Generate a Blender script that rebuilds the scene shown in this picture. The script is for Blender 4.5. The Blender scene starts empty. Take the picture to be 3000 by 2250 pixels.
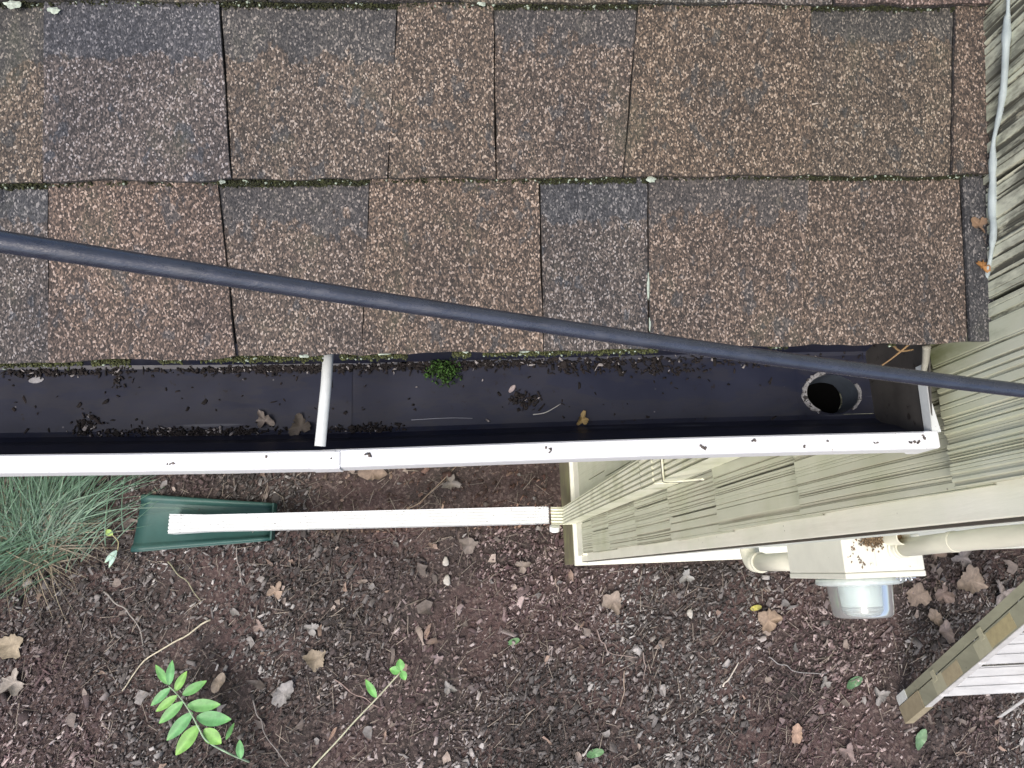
import bpy, math, random
import numpy as np
from mathutils import Matrix, Vector

H = 3.6868                     # camera height above the ground, metres
rng = np.random.default_rng(11)
random.seed(11)

# ------------------------------------------------------------------ camera
TY, TX, ROLL, FPX = 0.2398, 0.0610, 0.0386, 2246.5
view = Vector((math.tan(TX), math.tan(TY), -1)).normalized()
up0 = Vector((math.sin(ROLL), math.cos(ROLL), 0))
right = view.cross(up0).normalized()
up = right.cross(view)
cam_d = bpy.data.cameras.new('camera')
cam = bpy.data.objects.new('camera', cam_d)
bpy.context.scene.collection.objects.link(cam)
cam.matrix_world = Matrix((
    (right.x, up.x, -view.x, 0),
    (right.y, up.y, -view.y, 0),
    (right.z, up.z, -view.z, H),
    (0, 0, 0, 1)))
cam_d.sensor_width = 36
cam_d.lens = FPX / 3000 * 36
cam_d.clip_start = 0.02
cam_d.clip_end = 400
bpy.context.scene.camera = cam

# ------------------------------------------------------------------ light
SUN_EL, SUN_AZ = math.radians(58), math.radians(215)   # azimuth clockwise from +y
world = bpy.data.worlds.new('World')
bpy.context.scene.world = world
world.use_nodes = True
wn = world.node_tree
bg = wn.nodes['Background']
sky = wn.nodes.new('ShaderNodeTexSky')
sky.sky_type = 'NISHITA'
sky.sun_disc = False
sky.sun_elevation = SUN_EL
sky.sun_rotation = SUN_AZ
sky.air_density = 1.0
sky.dust_density = 4.0
sky.ozone_density = 1.0
wn.links.new(sky.outputs[0], bg.inputs[0])
bg.inputs[1].default_value = 0.13
sd = bpy.data.lights.new('sun', 'SUN')
sd.energy = 1.2
sd.angle = math.radians(25)
sd.color = (1.0, 0.95, 0.88)
sun = bpy.data.objects.new('sun', sd)
bpy.context.scene.collection.objects.link(sun)
sdir = Vector((math.sin(SUN_AZ) * math.cos(SUN_EL), math.cos(SUN_AZ) * math.cos(SUN_EL), math.sin(SUN_EL)))
sun.rotation_euler = sdir.to_track_quat('Z', 'Y').to_euler()
sun.location = (0, 0, 8)
vs = bpy.context.scene.view_settings
vs.view_transform = 'Standard'
vs.look = 'None'
vs.exposure = 0.74
vs.gamma = 1
vs.use_curve_mapping = False

# ------------------------------------------------------------------ helpers
COL = bpy.context.scene.collection


def link(o, parent=None):
    COL.objects.link(o)
    if parent is not None:
        o.parent = parent
    return o


def thing(name, label, cat, loc, group=None):
    o = bpy.data.objects.new(name, None)
    o.empty_display_size = 0.05
    o.location = loc
    o['label'] = label
    o['category'] = cat
    if group:
        o['group'] = group
    return link(o)


def origin_of(parent):
    v = Vector((0, 0, 0))
    while parent is not None:
        v += parent.location
        parent = parent.parent
    return v


def obj(name, verts, faces, mat, parent=None, smooth=False, attrs=None, label=None, cat=None, group=None, kind=None, autos=None):
    """verts are world coordinates; the object's own origin is put at its base."""
    V = np.asarray(verts, dtype=np.float64).reshape(-1, 3)
    lo, hi = V.min(0), V.max(0)
    org = np.array([(lo[0] + hi[0]) / 2, (lo[1] + hi[1]) / 2, lo[2]])
    me = bpy.data.meshes.new(name)
    L = V - org
    if isinstance(faces, np.ndarray):
        n, k = faces.shape
        me.vertices.add(len(L))
        me.vertices.foreach_set('co', L.astype(np.float32).ravel())
        me.loops.add(n * k)
        me.loops.foreach_set('vertex_index', faces.astype(np.int32).ravel())
        me.polygons.add(n)
        me.polygons.foreach_set('loop_start', np.arange(n, dtype=np.int32) * k)
        me.update(calc_edges=True)
    else:
        me.from_pydata(L.tolist(), [], [tuple(int(i) for i in f) for f in faces])
        me.update()
    me.validate()
    for nm, arr in (attrs or {}).items():
        arr = np.asarray(arr, dtype=np.float32)
        if arr.ndim == 1:
            a = me.attributes.new(nm, 'FLOAT', 'POINT')
            a.data.foreach_set('value', arr)
        else:
            if arr.shape[1] == 3:
                arr = np.concatenate([arr, np.ones((len(arr), 1), np.float32)], 1)
            a = me.attributes.new(nm, 'FLOAT_COLOR', 'POINT')
            a.data.foreach_set('color', arr.ravel())
    if smooth:
        me.polygons.foreach_set('use_smooth', [True] * len(me.polygons))
    me.materials.append(mat)
    o = bpy.data.objects.new(name, me)
    o.location = Vector(org) - origin_of(parent)
    if label:
        o['label'] = label
    if cat:
        o['category'] = cat
    if group:
        o['group'] = group
    if kind:
        o['kind'] = kind
    link(o, parent)
    if autos:
        m = o.modifiers.new('bevel', 'BEVEL')
        m.width = autos
        m.segments = 2
        m.limit_method = 'ANGLE'
        m.angle_limit = math.radians(40)
    return o


BOXF = [(0, 3, 2, 1), (4, 5, 6, 7), (0, 1, 5, 4), (1, 2, 6, 5), (2, 3, 7, 6), (3, 0, 4, 7)]


def box(x0, x1, y0, y1, z0, z1):
    return [(x0, y0, z0), (x1, y0, z0), (x1, y1, z0), (x0, y1, z0),
            (x0, y0, z1), (x1, y0, z1), (x1, y1, z1), (x0, y1, z1)], list(BOXF)


def join(*parts):
    V, F = [], []
    for v, f in parts:
        n = len(V)
        V += [tuple(map(float, p)) for p in v]
        F += [tuple(i + n for i in q) for q in f]
    return V, F


def tube(path, r, seg=14, cap=True, sx=1.0):
    """round tube along a polyline; r is a number or one radius per point"""
    P = [Vector(p) for p in path]
    R = r if hasattr(r, '__len__') else [r] * len(P)
    V, F = [], []
    t0 = (P[1] - P[0]).normalized()
    a = t0.orthogonal().normalized()
    for i, p in enumerate(P):
        t = ((P[min(i + 1, len(P) - 1)] - P[max(i - 1, 0)])).normalized()
        a = (a - t * a.dot(t)).normalized()
        b = t.cross(a)
        for k in range(seg):
            w = 2 * math.pi * k / seg
            V.append(tuple(p + (a * math.cos(w) + b * math.sin(w) * sx) * R[i]))
    for i in range(len(P) - 1):
        for k in range(seg):
            F.append((i * seg + k, i * seg + (k + 1) % seg, (i + 1) * seg + (k + 1) % seg, (i + 1) * seg + k))
    if cap:
        F.append(tuple(reversed(range(seg))))
        F.append(tuple(range((len(P) - 1) * seg, len(P) * seg)))
    return V, F


def smooth_path(pts, n=6):
    """Catmull-Rom through the points"""
    P = [Vector(p) for p in pts]
    out = []
    for i in range(len(P) - 1):
        p0, p1, p2, p3 = P[max(i - 1, 0)], P[i], P[i + 1], P[min(i + 2, len(P) - 1)]
        for k in range(n):
            t = k / n
            out.append(0.5 * ((2 * p1) + (p2 - p0) * t + (2 * p0 - 5 * p1 + 4 * p2 - p3) * t * t + (3 * p1 - p0 - 3 * p2 + p3) * t ** 3))
    out.append(P[-1])
    return out


def sweep(section, frames, cap=True):
    """section: 2D points; frames: (origin, axis_u, axis_v, scale)"""
    V, F = [], []
    n = len(section)
    for o, u, v, s in frames:
        for a, b in section:
            V.append(tuple(Vector(o) + Vector(u) * a * s + Vector(v) * b * s))
    for i in range(len(frames) - 1):
        for k in range(n):
            F.append((i * n + k, i * n + (k + 1) % n, (i + 1) * n + (k + 1) % n, (i + 1) * n + k))
    if cap:
        F.append(tuple(reversed(range(n))))
        F.append(tuple(range((len(frames) - 1) * n, len(frames) * n)))
    return V, F


def crumbs(pos, size, rotz, tilt=0.3, col=None, jit=0.25):
    """many small irregular chips: jittered eight-corner blocks in one array"""
    n = len(pos)
    b = np.array([[-1, -1, -1], [1, -1, -1], [1, 1, -1], [-1, 1, -1], [-.8, -.8, 1], [.8, -.8, 1], [.8, .8, 1], [-.8, .8, 1]]) * 0.5
    B = np.repeat(b[None], n, 0)
    B += rng.uniform(-jit, jit, B.shape) * np.array([1, 1, 0.7]) * 0.8
    B = B * size[:, None, :]
    tx, ty = rng.normal(0, tilt, n), rng.normal(0, tilt, n)
    c, s = np.cos(tx)[:, None], np.sin(tx)[:, None]
    y, z = B[:, :, 1] * c - B[:, :, 2] * s, B[:, :, 1] * s + B[:, :, 2] * c
    B[:, :, 1], B[:, :, 2] = y, z
    c, s = np.cos(ty)[:, None], np.sin(ty)[:, None]
    x, z = B[:, :, 0] * c + B[:, :, 2] * s, -B[:, :, 0] * s + B[:, :, 2] * c
    B[:, :, 0], B[:, :, 2] = x, z
    c, s = np.cos(rotz)[:, None], np.sin(rotz)[:, None]
    x, y = B[:, :, 0] * c - B[:, :, 1] * s, B[:, :, 0] * s + B[:, :, 1] * c
    B[:, :, 0], B[:, :, 1] = x, y
    V = (B + pos[:, None, :]).reshape(-1, 3)
    F = (np.array(BOXF)[None] + (np.arange(n) * 8)[:, None, None]).reshape(-1, 4)
    C = None if col is None else np.repeat(col, 8, 0)
    return V, F, C


def noise1(x, seed, scale):
    r = np.random.default_rng(seed)
    t = r.uniform(-1, 1, 4096)
    u = np.asarray(x) * scale + 1000.3
    i = np.floor(u).astype(int)
    f = u - i
    f = f * f * (3 - 2 * f)
    return t[i % 4096] * (1 - f) + t[(i + 1) % 4096] * f


def noise2(x, y, seed, scale):
    r = np.random.default_rng(seed)
    t = r.uniform(-1, 1, (256, 256))
    u, v = np.asarray(x) * scale + 512.3, np.asarray(y) * scale + 512.7
    i, j = np.floor(u).astype(int), np.floor(v).astype(int)
    f, g = u - i, v - j
    f, g = f * f * (3 - 2 * f), g * g * (3 - 2 * g)
    a = t[i % 256, j % 256] * (1 - f) + t[(i + 1) % 256, j % 256] * f
    b = t[i % 256, (j + 1) % 256] * (1 - f) + t[(i + 1) % 256, (j + 1) % 256] * f
    return a * (1 - g) + b * g


# ------------------------------------------------------------------ materials
class NT:
    def __init__(self, name):
        self.m = bpy.data.materials.new(name)
        self.m.use_nodes = True
        self.t = self.m.node_tree
        self.b = self.t.nodes['Principled BSDF']

    def n(self, typ, **kw):
        nd = self.t.nodes.new(typ)
        for k, v in kw.items():
            setattr(nd, k, v)
        return nd

    def l(self, a, b):
        self.t.links.new(a, b)

    def noise(self, scale, detail=4, rough=0.55, vec=None, dim='3D'):
        nd = self.n('ShaderNodeTexNoise')
        nd.inputs['Scale'].default_value = scale
        nd.inputs['Detail'].default_value = detail
        nd.inputs['Roughness'].default_value = rough
        if vec is not None:
            self.l(vec, nd.inputs['Vector'])
        return nd.outputs[0]

    def coord(self, sc=None):
        c = self.n('ShaderNodeTexCoord').outputs['Object']
        if sc:
            mp = self.n('ShaderNodeMapping')
            mp.inputs['Scale'].default_value = sc
            self.l(c, mp.inputs[0])
            return mp.outputs[0]
        return c

    def ramp(self, fac, stops, const=False):
        r = self.n('ShaderNodeValToRGB')
        if const:
            r.color_ramp.interpolation = 'CONSTANT'
        e = r.color_ramp.elements
        while len(e) < len(stops):
            e.new(0.5)
        for k, (p, c) in enumerate(stops):
            e[k].position = p
            e[k].color = (*c, 1) if hasattr(c, '__len__') else (c, c, c, 1)
        self.l(fac, r.inputs[0])
        return r.outputs[0]

    def mix(self, fac, a, b, mode='MIX'):
        m = self.n('ShaderNodeMix', data_type='RGBA', blend_type=mode)
        for s, v in ((0, fac), (6, a), (7, b)):
            if isinstance(v, bpy.types.NodeSocket):
                self.l(v, m.inputs[s])
            elif hasattr(v, '__len__'):
                m.inputs[s].default_value = (*v, 1)
            else:
                m.inputs[s].default_value = v
        return m.outputs[2]

    def math(self, op, a, b=None):
        m = self.n('ShaderNodeMath', operation=op)
        for s, v in ((0, a), (1, b)):
            if v is None:
                continue
            if isinstance(v, bpy.types.NodeSocket):
                self.l(v, m.inputs[s])
            else:
                m.inputs[s].default_value = v
        return m.outputs[0]

    def attr(self, name, out='Color'):
        a = self.n('ShaderNodeAttribute', attribute_name=name)
        return a.outputs[out]

    def col(self, s):
        if isinstance(s, bpy.types.NodeSocket):
            self.l(s, self.b.inputs['Base Color'])
        else:
            self.b.inputs['Base Color'].default_value = (*s, 1)
        return self

    def set(self, **kw):
        for k, v in kw.items():
            s = self.b.inputs[k.replace('_', ' ')]
            if isinstance(v, bpy.types.NodeSocket):
                self.l(v, s)
            else:
                s.default_value = v
        return self

    def bump(self, h, strength=0.3, dist=0.001):
        b = self.n('ShaderNodeBump')
        b.inputs['Strength'].default_value = strength
        b.inputs['Distance'].default_value = dist
        self.l(h, b.inputs['Height'])
        self.l(b.outputs[0], self.b.inputs['Normal'])
        return self


def mat_shingle():
    m = NT('granule_shingle')
    co = m.coord((1, 0.6, 1))
    vo = m.n('ShaderNodeTexVoronoi')
    vo.inputs['Scale'].default_value = 960
    m.l(co, vo.inputs['Vector'])
    sep = m.n('ShaderNodeSeparateColor')
    m.l(vo.outputs['Color'], sep.inputs[0])
    r = sep.outputs[0]
    vo2 = m.n('ShaderNodeTexVoronoi')
    vo2.inputs['Scale'].default_value = 190
    m.l(co, vo2.inputs['Vector'])
    sep2 = m.n('ShaderNodeSeparateColor')
    m.l(vo2.outputs['Color'], sep2.inputs[0])
    brown = m.ramp(r, [(0, (.030, .028, .027)), (.28, (.050, .044, .041)), (.52, (.080, .068, .061)),
                       (.72, (.130, .107, .092)), (.87, (.205, .167, .140)), (.96, (.37, .33, .30))])
    slate = m.ramp(r, [(0, (.030, .031, .034)), (.4, (.050, .051, .055)), (.70, (.080, .080, .083)),
                       (.88, (.13, .125, .122)), (.97, (.26, .245, .235))])
    nz = m.noise(60, 3, 0.6, co)
    band = m.math('ADD', m.attr('band', 'Fac'), m.math('MULTIPLY', m.math('SUBTRACT', nz, 0.5), 2.2))
    band = m.math('ADD', band, m.math('MULTIPLY', m.math('SUBTRACT', sep2.outputs[0], 0.5), 0.7))
    band = m.math('ADD', band, m.math('MULTIPLY', m.math('SUBTRACT', m.noise(15, 5, 0.7, co), 0.5), 1.9))
    mask = m.ramp(band, [(0.42, 0.0), (0.58, 1.0)])
    c = m.mix(mask, brown, slate)
    c = m.mix(1.0, c, m.attr('tint'), 'MULTIPLY')
    big = m.ramp(m.noise(11, 6, 0.7, co), [(0.28, (.66, .68, .72)), (0.5, (.98, .97, .95)), (0.72, (1.22, 1.19, 1.14))])
    c = m.mix(1.0, c, big, 'MULTIPLY')
    green = m.ramp(m.noise(22, 5, 0.7, co), [(0.56, 0.0), (0.75, 0.45)])
    c = m.mix(green, c, (.055, .062, .04))
    tar = m.ramp(m.noise(34, 5, 0.75, co), [(0.60, 0.0), (0.70, 0.55)])
    c = m.mix(tar, c, (.045, .043, .042))
    m.col(c)
    m.set(Roughness=0.9)
    h = m.math('ADD', m.math('MULTIPLY', vo.outputs['Distance'], -1.0), m.math('MULTIPLY', sep.outputs[1], 0.6))
    m.bump(h, 0.5, 0.0006)
    return m.m


def mat_paint(name, base, dark, mild=0.0, rough=0.55, green=0.0, streak=(1, 1, 1), mold=False):
    m = NT(name)
    co = m.coord(streak)
    a = m.noise(9, 5, 0.6, m.coord())
    c = m.mix(m.ramp(a, [(0.35, 0.0), (0.75, 1.0)]), base, tuple(x * k for x, k in zip(base, (.86, .89, .84))))
    st = m.noise(30, 5, 0.7, co)
    c = m.mix(m.math('MULTIPLY', m.ramp(st, [(0.5, 0.0), (0.72, 1.0)]), mild), c, dark)
    if green:
        g = m.noise(7, 4, 0.6, m.coord())
        c = m.mix(m.math('MULTIPLY', m.ramp(g, [(0.48, 0.0), (0.68, 1.0)]), green), c, (.30, .33, .14))
    if mold:
        g = m.attr('groove', 'Fac')
        pos = m.noise(6, 3, 0.6, m.coord())
        k = m.math('MULTIPLY', g, m.ramp(pos, [(0.3, 0.2), (0.62, 0.72)]))
        c = m.mix(k, c, (.24, .21, .15))
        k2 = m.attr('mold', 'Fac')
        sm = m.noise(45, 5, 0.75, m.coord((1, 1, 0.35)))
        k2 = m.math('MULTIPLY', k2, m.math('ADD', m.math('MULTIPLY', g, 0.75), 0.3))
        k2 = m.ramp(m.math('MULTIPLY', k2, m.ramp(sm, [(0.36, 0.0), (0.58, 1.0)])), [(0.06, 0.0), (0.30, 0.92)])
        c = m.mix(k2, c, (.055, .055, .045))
        k3 = m.math('MULTIPLY', m.attr('algae', 'Fac'), m.ramp(m.noise(30, 5, 0.7, m.coord((1, 1, 0.3))), [(0.3, 0.0), (0.6, 1.0)]))
        c = m.mix(k3, c, (.17, .20, .085))
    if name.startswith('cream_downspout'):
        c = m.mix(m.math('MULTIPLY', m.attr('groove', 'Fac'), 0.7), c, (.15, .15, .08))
    sp = m.n('ShaderNodeTexVoronoi')
    sp.inputs['Scale'].default_value = 55
    m.l(m.coord(), sp.inputs['Vector'])
    spk = m.ramp(sp.outputs['Distance'], [(0.05, 0.7), (0.09, 0.0)])
    spk = m.math('MULTIPLY', spk, m.ramp(m.noise(25, 2, 0.5, m.coord()), [(0.55, 0.0), (0.6, 1.0)]))
    c = m.mix(spk, c, (.12, .10, .08))
    m.col(c)
    m.set(Roughness=rough)
    m.bump(m.noise(140, 4, 0.7, co), 0.25, 0.0012)
    return m.m


def mat_simple(name, base, rough=0.5, var=0.12, scale=20, metallic=0.0, bump=0.0, spots=None, spot_scale=80, spot_amt=0.6, streak=None, **kw):
    m = NT(name)
    co = m.coord(streak)
    n = m.noise(scale, 5, 0.65, co)
    c = m.mix(m.ramp(n, [(0.3, 0.0), (0.7, 1.0)]), tuple(x * (1 - var) for x in base), tuple(min(1, x * (1 + var)) for x in base))
    if spots:
        s = m.noise(spot_scale, 4, 0.7, m.coord())
        c = m.mix(m.ramp(s, [(spot_amt, 0.0), (spot_amt + 0.05, 1.0)]), c, spots)
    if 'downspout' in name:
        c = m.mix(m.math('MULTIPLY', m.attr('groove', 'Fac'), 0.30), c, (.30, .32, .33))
    m.col(c)
    m.set(Roughness=rough, Metallic=metallic, **kw)
    if bump:
        m.bump(m.noise(scale * 5, 4, 0.7, co), 0.4, bump)
    return m.m


def mat_attr(name, rough=0.85, var=0.25, scale=60, bump=0.0, sss=0.0):
    m = NT(name)
    c = m.attr('col')
    n = m.ramp(m.noise(scale, 4, 0.65, m.coord()), [(0.25, 1 - var), (0.75, 1 + var)])
    m.col(m.mix(1.0, c, n, 'MULTIPLY'))
    m.set(Roughness=rough)
    if sss:
        m.set(Subsurface_Weight=sss)
        m.b.inputs['Subsurface Radius'].default_value = (.002, .004, .001)
    if bump:
        m.bump(m.noise(scale * 3, 4, 0.7, m.coord()), 0.5, bump)
    return m.m


M_SH = mat_shingle()
M_SHAKE = mat_paint('cream_painted_shake', (.56, .57, .46), (.40, .37, .28), 0.25, 0.6, 0.22, (1, 1, 0.12), mold=True)
M_BOARD = mat_paint('cream_painted_board', (.86, .85, .74), (.5, .47, .36), 0.3, 0.5, 0.0, (1, 1, 0.1))
M_BASE = mat_paint('weathered_base_paint', (.20, .18, .115), (.10, .09, .06), 0.6, 0.8, 0.5, (1, 0.3, 1))
M_ROUGH = mat_paint('chalky_corner_paint', (.74, .77, .72), (.4, .43, .36), 0.5, 0.6, 0.15, (1, 1, 0.4))
M_DECK = mat_simple('dark_roof_deck', (.05, .04, .032), 0.9, 0.3, 30)
M_FASCIA = mat_simple('dirty_fascia_paint', (.12, .115, .10), 0.7, 0.35, 25, bump=0.001)
M_RAW_SHADE = mat_simple('weathered_wood_and_shade', (.075, .065, .05), 0.9, 0.4, 40, streak=(1, 1, .1), bump=.001)  # also colours the pipe seam and the painted shade lines


def mat_gutter_inside():
    m = NT('dark_gutter_lining')
    co = m.coord((1, 1, 1))
    n = m.noise(12, 5, 0.6, co)
    c = m.mix(m.ramp(n, [(0.3, 0.0), (0.7, 1.0)]), (.011, .014, .031), (.019, .023, .047))
    tide = m.ramp(m.noise(5, 6, 0.7, m.coord((1, 3.5, 1))), [(0.46, 0.0), (0.5, 0.35), (0.56, 0.1), (0.68, 0.4)])
    c = m.mix(tide, c, (.036, .034, .036))
    s = m.noise(120, 5, 0.75, m.coord())
    gate = m.ramp(m.noise(16, 3, 0.6, m.coord()), [(0.45, 0.0), (0.62, 1.0)])
    k = m.math('MULTIPLY', m.ramp(s, [(0.60, 0.0), (0.64, 0.9)]), gate)
    c = m.mix(k, c, (.012, .009, .009))
    vo = m.n('ShaderNodeTexVoronoi')
    vo.inputs['Scale'].default_value = 75
    m.l(m.coord(), vo.inputs['Vector'])
    sp = m.ramp(vo.outputs['Distance'], [(0.05, 1.0), (0.08, 0.0)])
    g2 = m.ramp(m.noise(31, 2, 0.5, m.coord()), [(0.56, 0.0), (0.6, 1.0)])
    c = m.mix(m.math('MULTIPLY', m.math('MULTIPLY', sp, g2), 0.45), c, (.30, .29, .30))
    scr = m.noise(40, 2, 0.4, m.coord((0.12, 3.0, 1)))
    c = m.mix(m.ramp(scr, [(0.70, 0.0), (0.74, 0.35)]), c, (.18, .19, .22))
    m.col(c)
    m.set(Roughness=m.ramp(n, [(0.3, 0.36), (0.7, 0.52)]))
    m.b.inputs['Specular IOR Level'].default_value = 0.5
    m.bump(m.noise(25, 4, 0.6, m.coord((0.3, 1, 1))), 0.15, 0.0015)
    return m.m


M_GIN = mat_gutter_inside()
M_CAPIN = mat_simple('muddy_end_cap', (.060, .056, .052), 0.5, 0.35, 30, spots=(.02, .016, .014), spot_scale=70, spot_amt=0.6)
M_WHITE = mat_simple('white_enamel', (.80, .815, .83), 0.35, 0.05, 9, spots=(.30, .27, .23), spot_scale=75, spot_amt=0.675, streak=(.15, 1, 1), bump=.0006)
M_PIPEW = mat_simple('white_downspout_enamel', (.76, .78, .79), 0.4, 0.05, 14, spots=(.16, .14, .13), spot_scale=85, spot_amt=0.63)
M_PIPE = mat_paint('cream_downspout_enamel', (.88, .88, .73), (.42, .46, .18), 0.35, 0.42, 0.58, (1, 1, 0.25))
M_HANG = mat_simple('dull_white_ferrule', (.60, .63, .62), 0.45, 0.12, 60, spots=(.2, .2, .19), spot_scale=250, spot_amt=0.68)
M_CRUST = mat_simple('pale_sealant_crust', (.30, .30, .31), 0.85, 0.5, 180, bump=0.0015, spots=(.03, .028, .03), spot_scale=170, spot_amt=0.52)
M_CAULK = mat_simple('old_grey_caulk', (.33, .38, .38), 0.6, 0.14, 70, bump=0.001)
M_ZINC = mat_simple('galvanised_outlet', (.07, .085, .11), 0.45, 0.25, 60, metallic=0.3)
M_HOLE = mat_simple('black_hole_shade', (.003, .003, .003), 1.0)  # near-black, shade inside the openings put into the colour
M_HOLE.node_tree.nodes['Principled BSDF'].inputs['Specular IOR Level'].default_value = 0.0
M_GREEN = mat_simple('green_plastic', (.025, .085, .075), 0.5, 0.12, 12, spots=(.05, .06, .05), spot_scale=70, spot_amt=0.68)
M_BOX = mat_simple('cream_meter_enamel', (.68, .68, .60), 0.45, 0.04, 20, spots=(.3, .27, .2), spot_scale=75, spot_amt=0.70)
M_PVC = mat_simple('cream_painted_conduit', (.66, .65, .54), 0.45, 0.06, 22, streak=(1, 1, .3))
M_CHROME = mat_simple('bright_steel', (.75, .77, .80), 0.2, 0.05, 20, metallic=1.0)
M_RING = mat_simple('satin_ring', (.60, .66, .64), 0.35, 0.1, 50, metallic=0.3)
M_RUST = mat_simple('mud_nest', (.22, .15, .08), 0.95, 0.4, 160, bump=0.003)
M_FRP = mat_simple('olive_ladder_rail', (.27, .27, .20), 0.6, 0.18, 14, streak=(1, 1, .3), spots=(.13, .12, .09), spot_scale=45, spot_amt=0.66)
M_BOOT = mat_simple('tan_ladder_boot', (.29, .25, .17), 0.6, 0.15, 30)
M_ALU = mat_simple('aluminium_tread', (.68, .675, .66), 0.48, 0.16, 24, metallic=0.35, streak=(.2, 1, 1), spots=(.25, .24, .22), spot_scale=40, spot_amt=0.66)
M_TAG = mat_simple('yellow_sticker', (.36, .31, .18), 0.6, 0.15, 40)
M_TAG2 = mat_simple('faded_orange_sticker', (.35, .30, .20), 0.6, 0.15, 40)
M_TAG3 = mat_simple('pale_sticker', (.38, .37, .27), 0.5, 0.1, 40)
M_LITTER = mat_attr('shredded_mulch', 0.9, 0.3, 120)
M_LEAF = mat_attr('dry_leaf', 0.75, 0.42, 38, bump=0.002)
M_GREENLEAF = mat_attr('fresh_leaf', 0.5, 0.32, 26, sss=0.15)
M_MOSS = mat_attr('moss', 0.95, 0.4, 300)


def mat_cable():
    m = NT('black_cable_jacket')
    n = m.noise(60, 4, 0.6, m.coord())
    m.col(m.mix(m.ramp(n, [(0.3, 0.0), (0.7, 1.0)]), (.017, .022, .038), (.031, .038, .060)))
    m.set(Roughness=0.27)
    m.b.inputs['Specular IOR Level'].default_value = 1.0
    du = m.ramp(m.noise(90, 5, 0.75, m.coord((0.4, 1, 1))), [(0.5, 0.22), (0.7, 0.55)])
    m.set(Roughness=du)
    m.bump(m.noise(240, 5, 0.75, m.coord((0.3, 1, 1))), 0.45, 0.0008)
    return m.m


def mat_glass():
    m = NT('meter_glass')
    m.col((.86, .92, .91))
    m.set(Roughness=0.06, IOR=1.45)
    m.b.inputs['Transmission Weight'].default_value = 0.82
    return m.m


def mat_soil():
    m = NT('mulched_soil')
    co = m.coord()
    a = m.noise(2.2, 5, 0.6, co)
    c = m.ramp(a, [(0.3, (.030, .027, .025)), (0.48, (.062, .046, .043)), (0.62, (.085, .055, .052)), (0.8, (.11, .095, .088))])
    f = m.ramp(m.noise(60, 6, 0.75, co), [(0.3, 0.45), (0.72, 1.9)])
    c = m.mix(1.0, c, f, 'MULTIPLY')
    fl = m.n('ShaderNodeTexVoronoi')
    fl.inputs['Scale'].default_value = 95
    m.l(co, fl.inputs['Vector'])
    sp = m.n('ShaderNodeSeparateColor')
    m.l(fl.outputs['Color'], sp.inputs[0])
    c = m.mix(m.ramp(sp.outputs[0], [(0.80, 0.0), (0.86, 0.7)]), c, (.20, .155, .14))
    m.col(c)
    m.set(Roughness=0.95)
    m.bump(m.noise(45, 6, 0.8, co), 0.8, 0.02)
    return m.m


M_CABLE = mat_cable()
M_GLASS = mat_glass()
M_SOIL = mat_soil()


# ------------------------------------------------------------------ ground
def ground_z(x, y):
    h = 0.018 * noise2(x, y, 5, 2.2) + 0.009 * noise2(x, y, 6, 7.5) + 0.004 * noise2(x, y, 7, 24)
    fade = np.clip((6 - np.hypot(x, y)) / 3, 0, 1)
    return h * fade - 0.006


def axis(lo, hi, a, b, step):
    inner = np.arange(a, b + 1e-6, step)
    out_hi = b + np.geomspace(step, hi - b, 26)
    out_lo = a - np.geomspace(step, a - lo, 26)[::-1]
    return np.concatenate([out_lo, inner, out_hi])


gx, gy = axis(-160, 160, -2.8, 3.4, 0.025), axis(-160, 160, -1.7, 1.3, 0.025)
GX, GY = np.meshgrid(gx, gy, indexing='ij')
gv = np.stack([GX, GY, ground_z(GX, GY)], -1).reshape(-1, 3)
nx, ny = len(gx), len(gy)
ii, jj = np.meshgrid(np.arange(nx - 1), np.arange(ny - 1), indexing='ij')
a0 = (ii * ny + jj).ravel()
gf = np.stack([a0, a0 + ny, a0 + ny + 1, a0 + 1], 1)
obj('ground', gv, gf, M_SOIL, smooth=True, kind='structure', label='dark soil of a planting bed under thin mulch')

# ------------------------------------------------------------------ house: roof, walls, boards
XB = 0.4586                    # outer face of the corner board (plane facing -x)
PITCH = 0.2628
E0 = np.array([0, 0.1765, H - 0.6095])
US = np.array([0, math.cos(PITCH), math.sin(PITCH)])
NS = np.array([0, -math.sin(PITCH), math.cos(PITCH)])


def roofpt(x, s, h):
    return np.array([x, 0, 0]) + E0 + US * s + NS * h


house = thing('house', 'cream shingled house corner with brown asphalt shingle eave', 'house', (XB, 0.04, 0.0))

row1 = [(-.3268, -.3281), (-.1944, -.1821), (-.0742, -.0843), (.0634, .0637), (.1544, .1516), (.2905, .2787), (.4234, .4252), (.4555, .4475)]
row2 = [(-.3244, -.3277), (-.1879, -.1821), (-.0484, -.0591), (.0296, .0279), (.1497, .1327), (.2952, .2897), (.419, .4112), (.4641, .4556)]
# one entry per tab: (tint, band reach in metres from the tab's top; big = wholly slate), first the tab left of the first joint
t1 = [((.95, .97, 1.02), .03), ((1.12, 1.0, .95), 0), ((1.06, 1.0, .97), .032), ((1.13, 1.02, .93), 0), ((.90, .92, .97), .034),
      ((1.05, .96, .9), .03), ((1.0, .92, .86), 0), ((.78, .78, .8), .5)]
t2 = [((1.05, 1.0, .92), .05), ((.93, .95, 1.04), .040), ((1.02, .98, .94), .036), ((1.0, .93, .86), 0), ((.96, .9, .86), .03),
      ((1.02, .93, .82), 0), ((.92, .88, .8), .028), ((.9, .82, .76), 0)]
SV, SF, ST, SB = [], [], [], []
RISE = 0.0072


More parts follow.
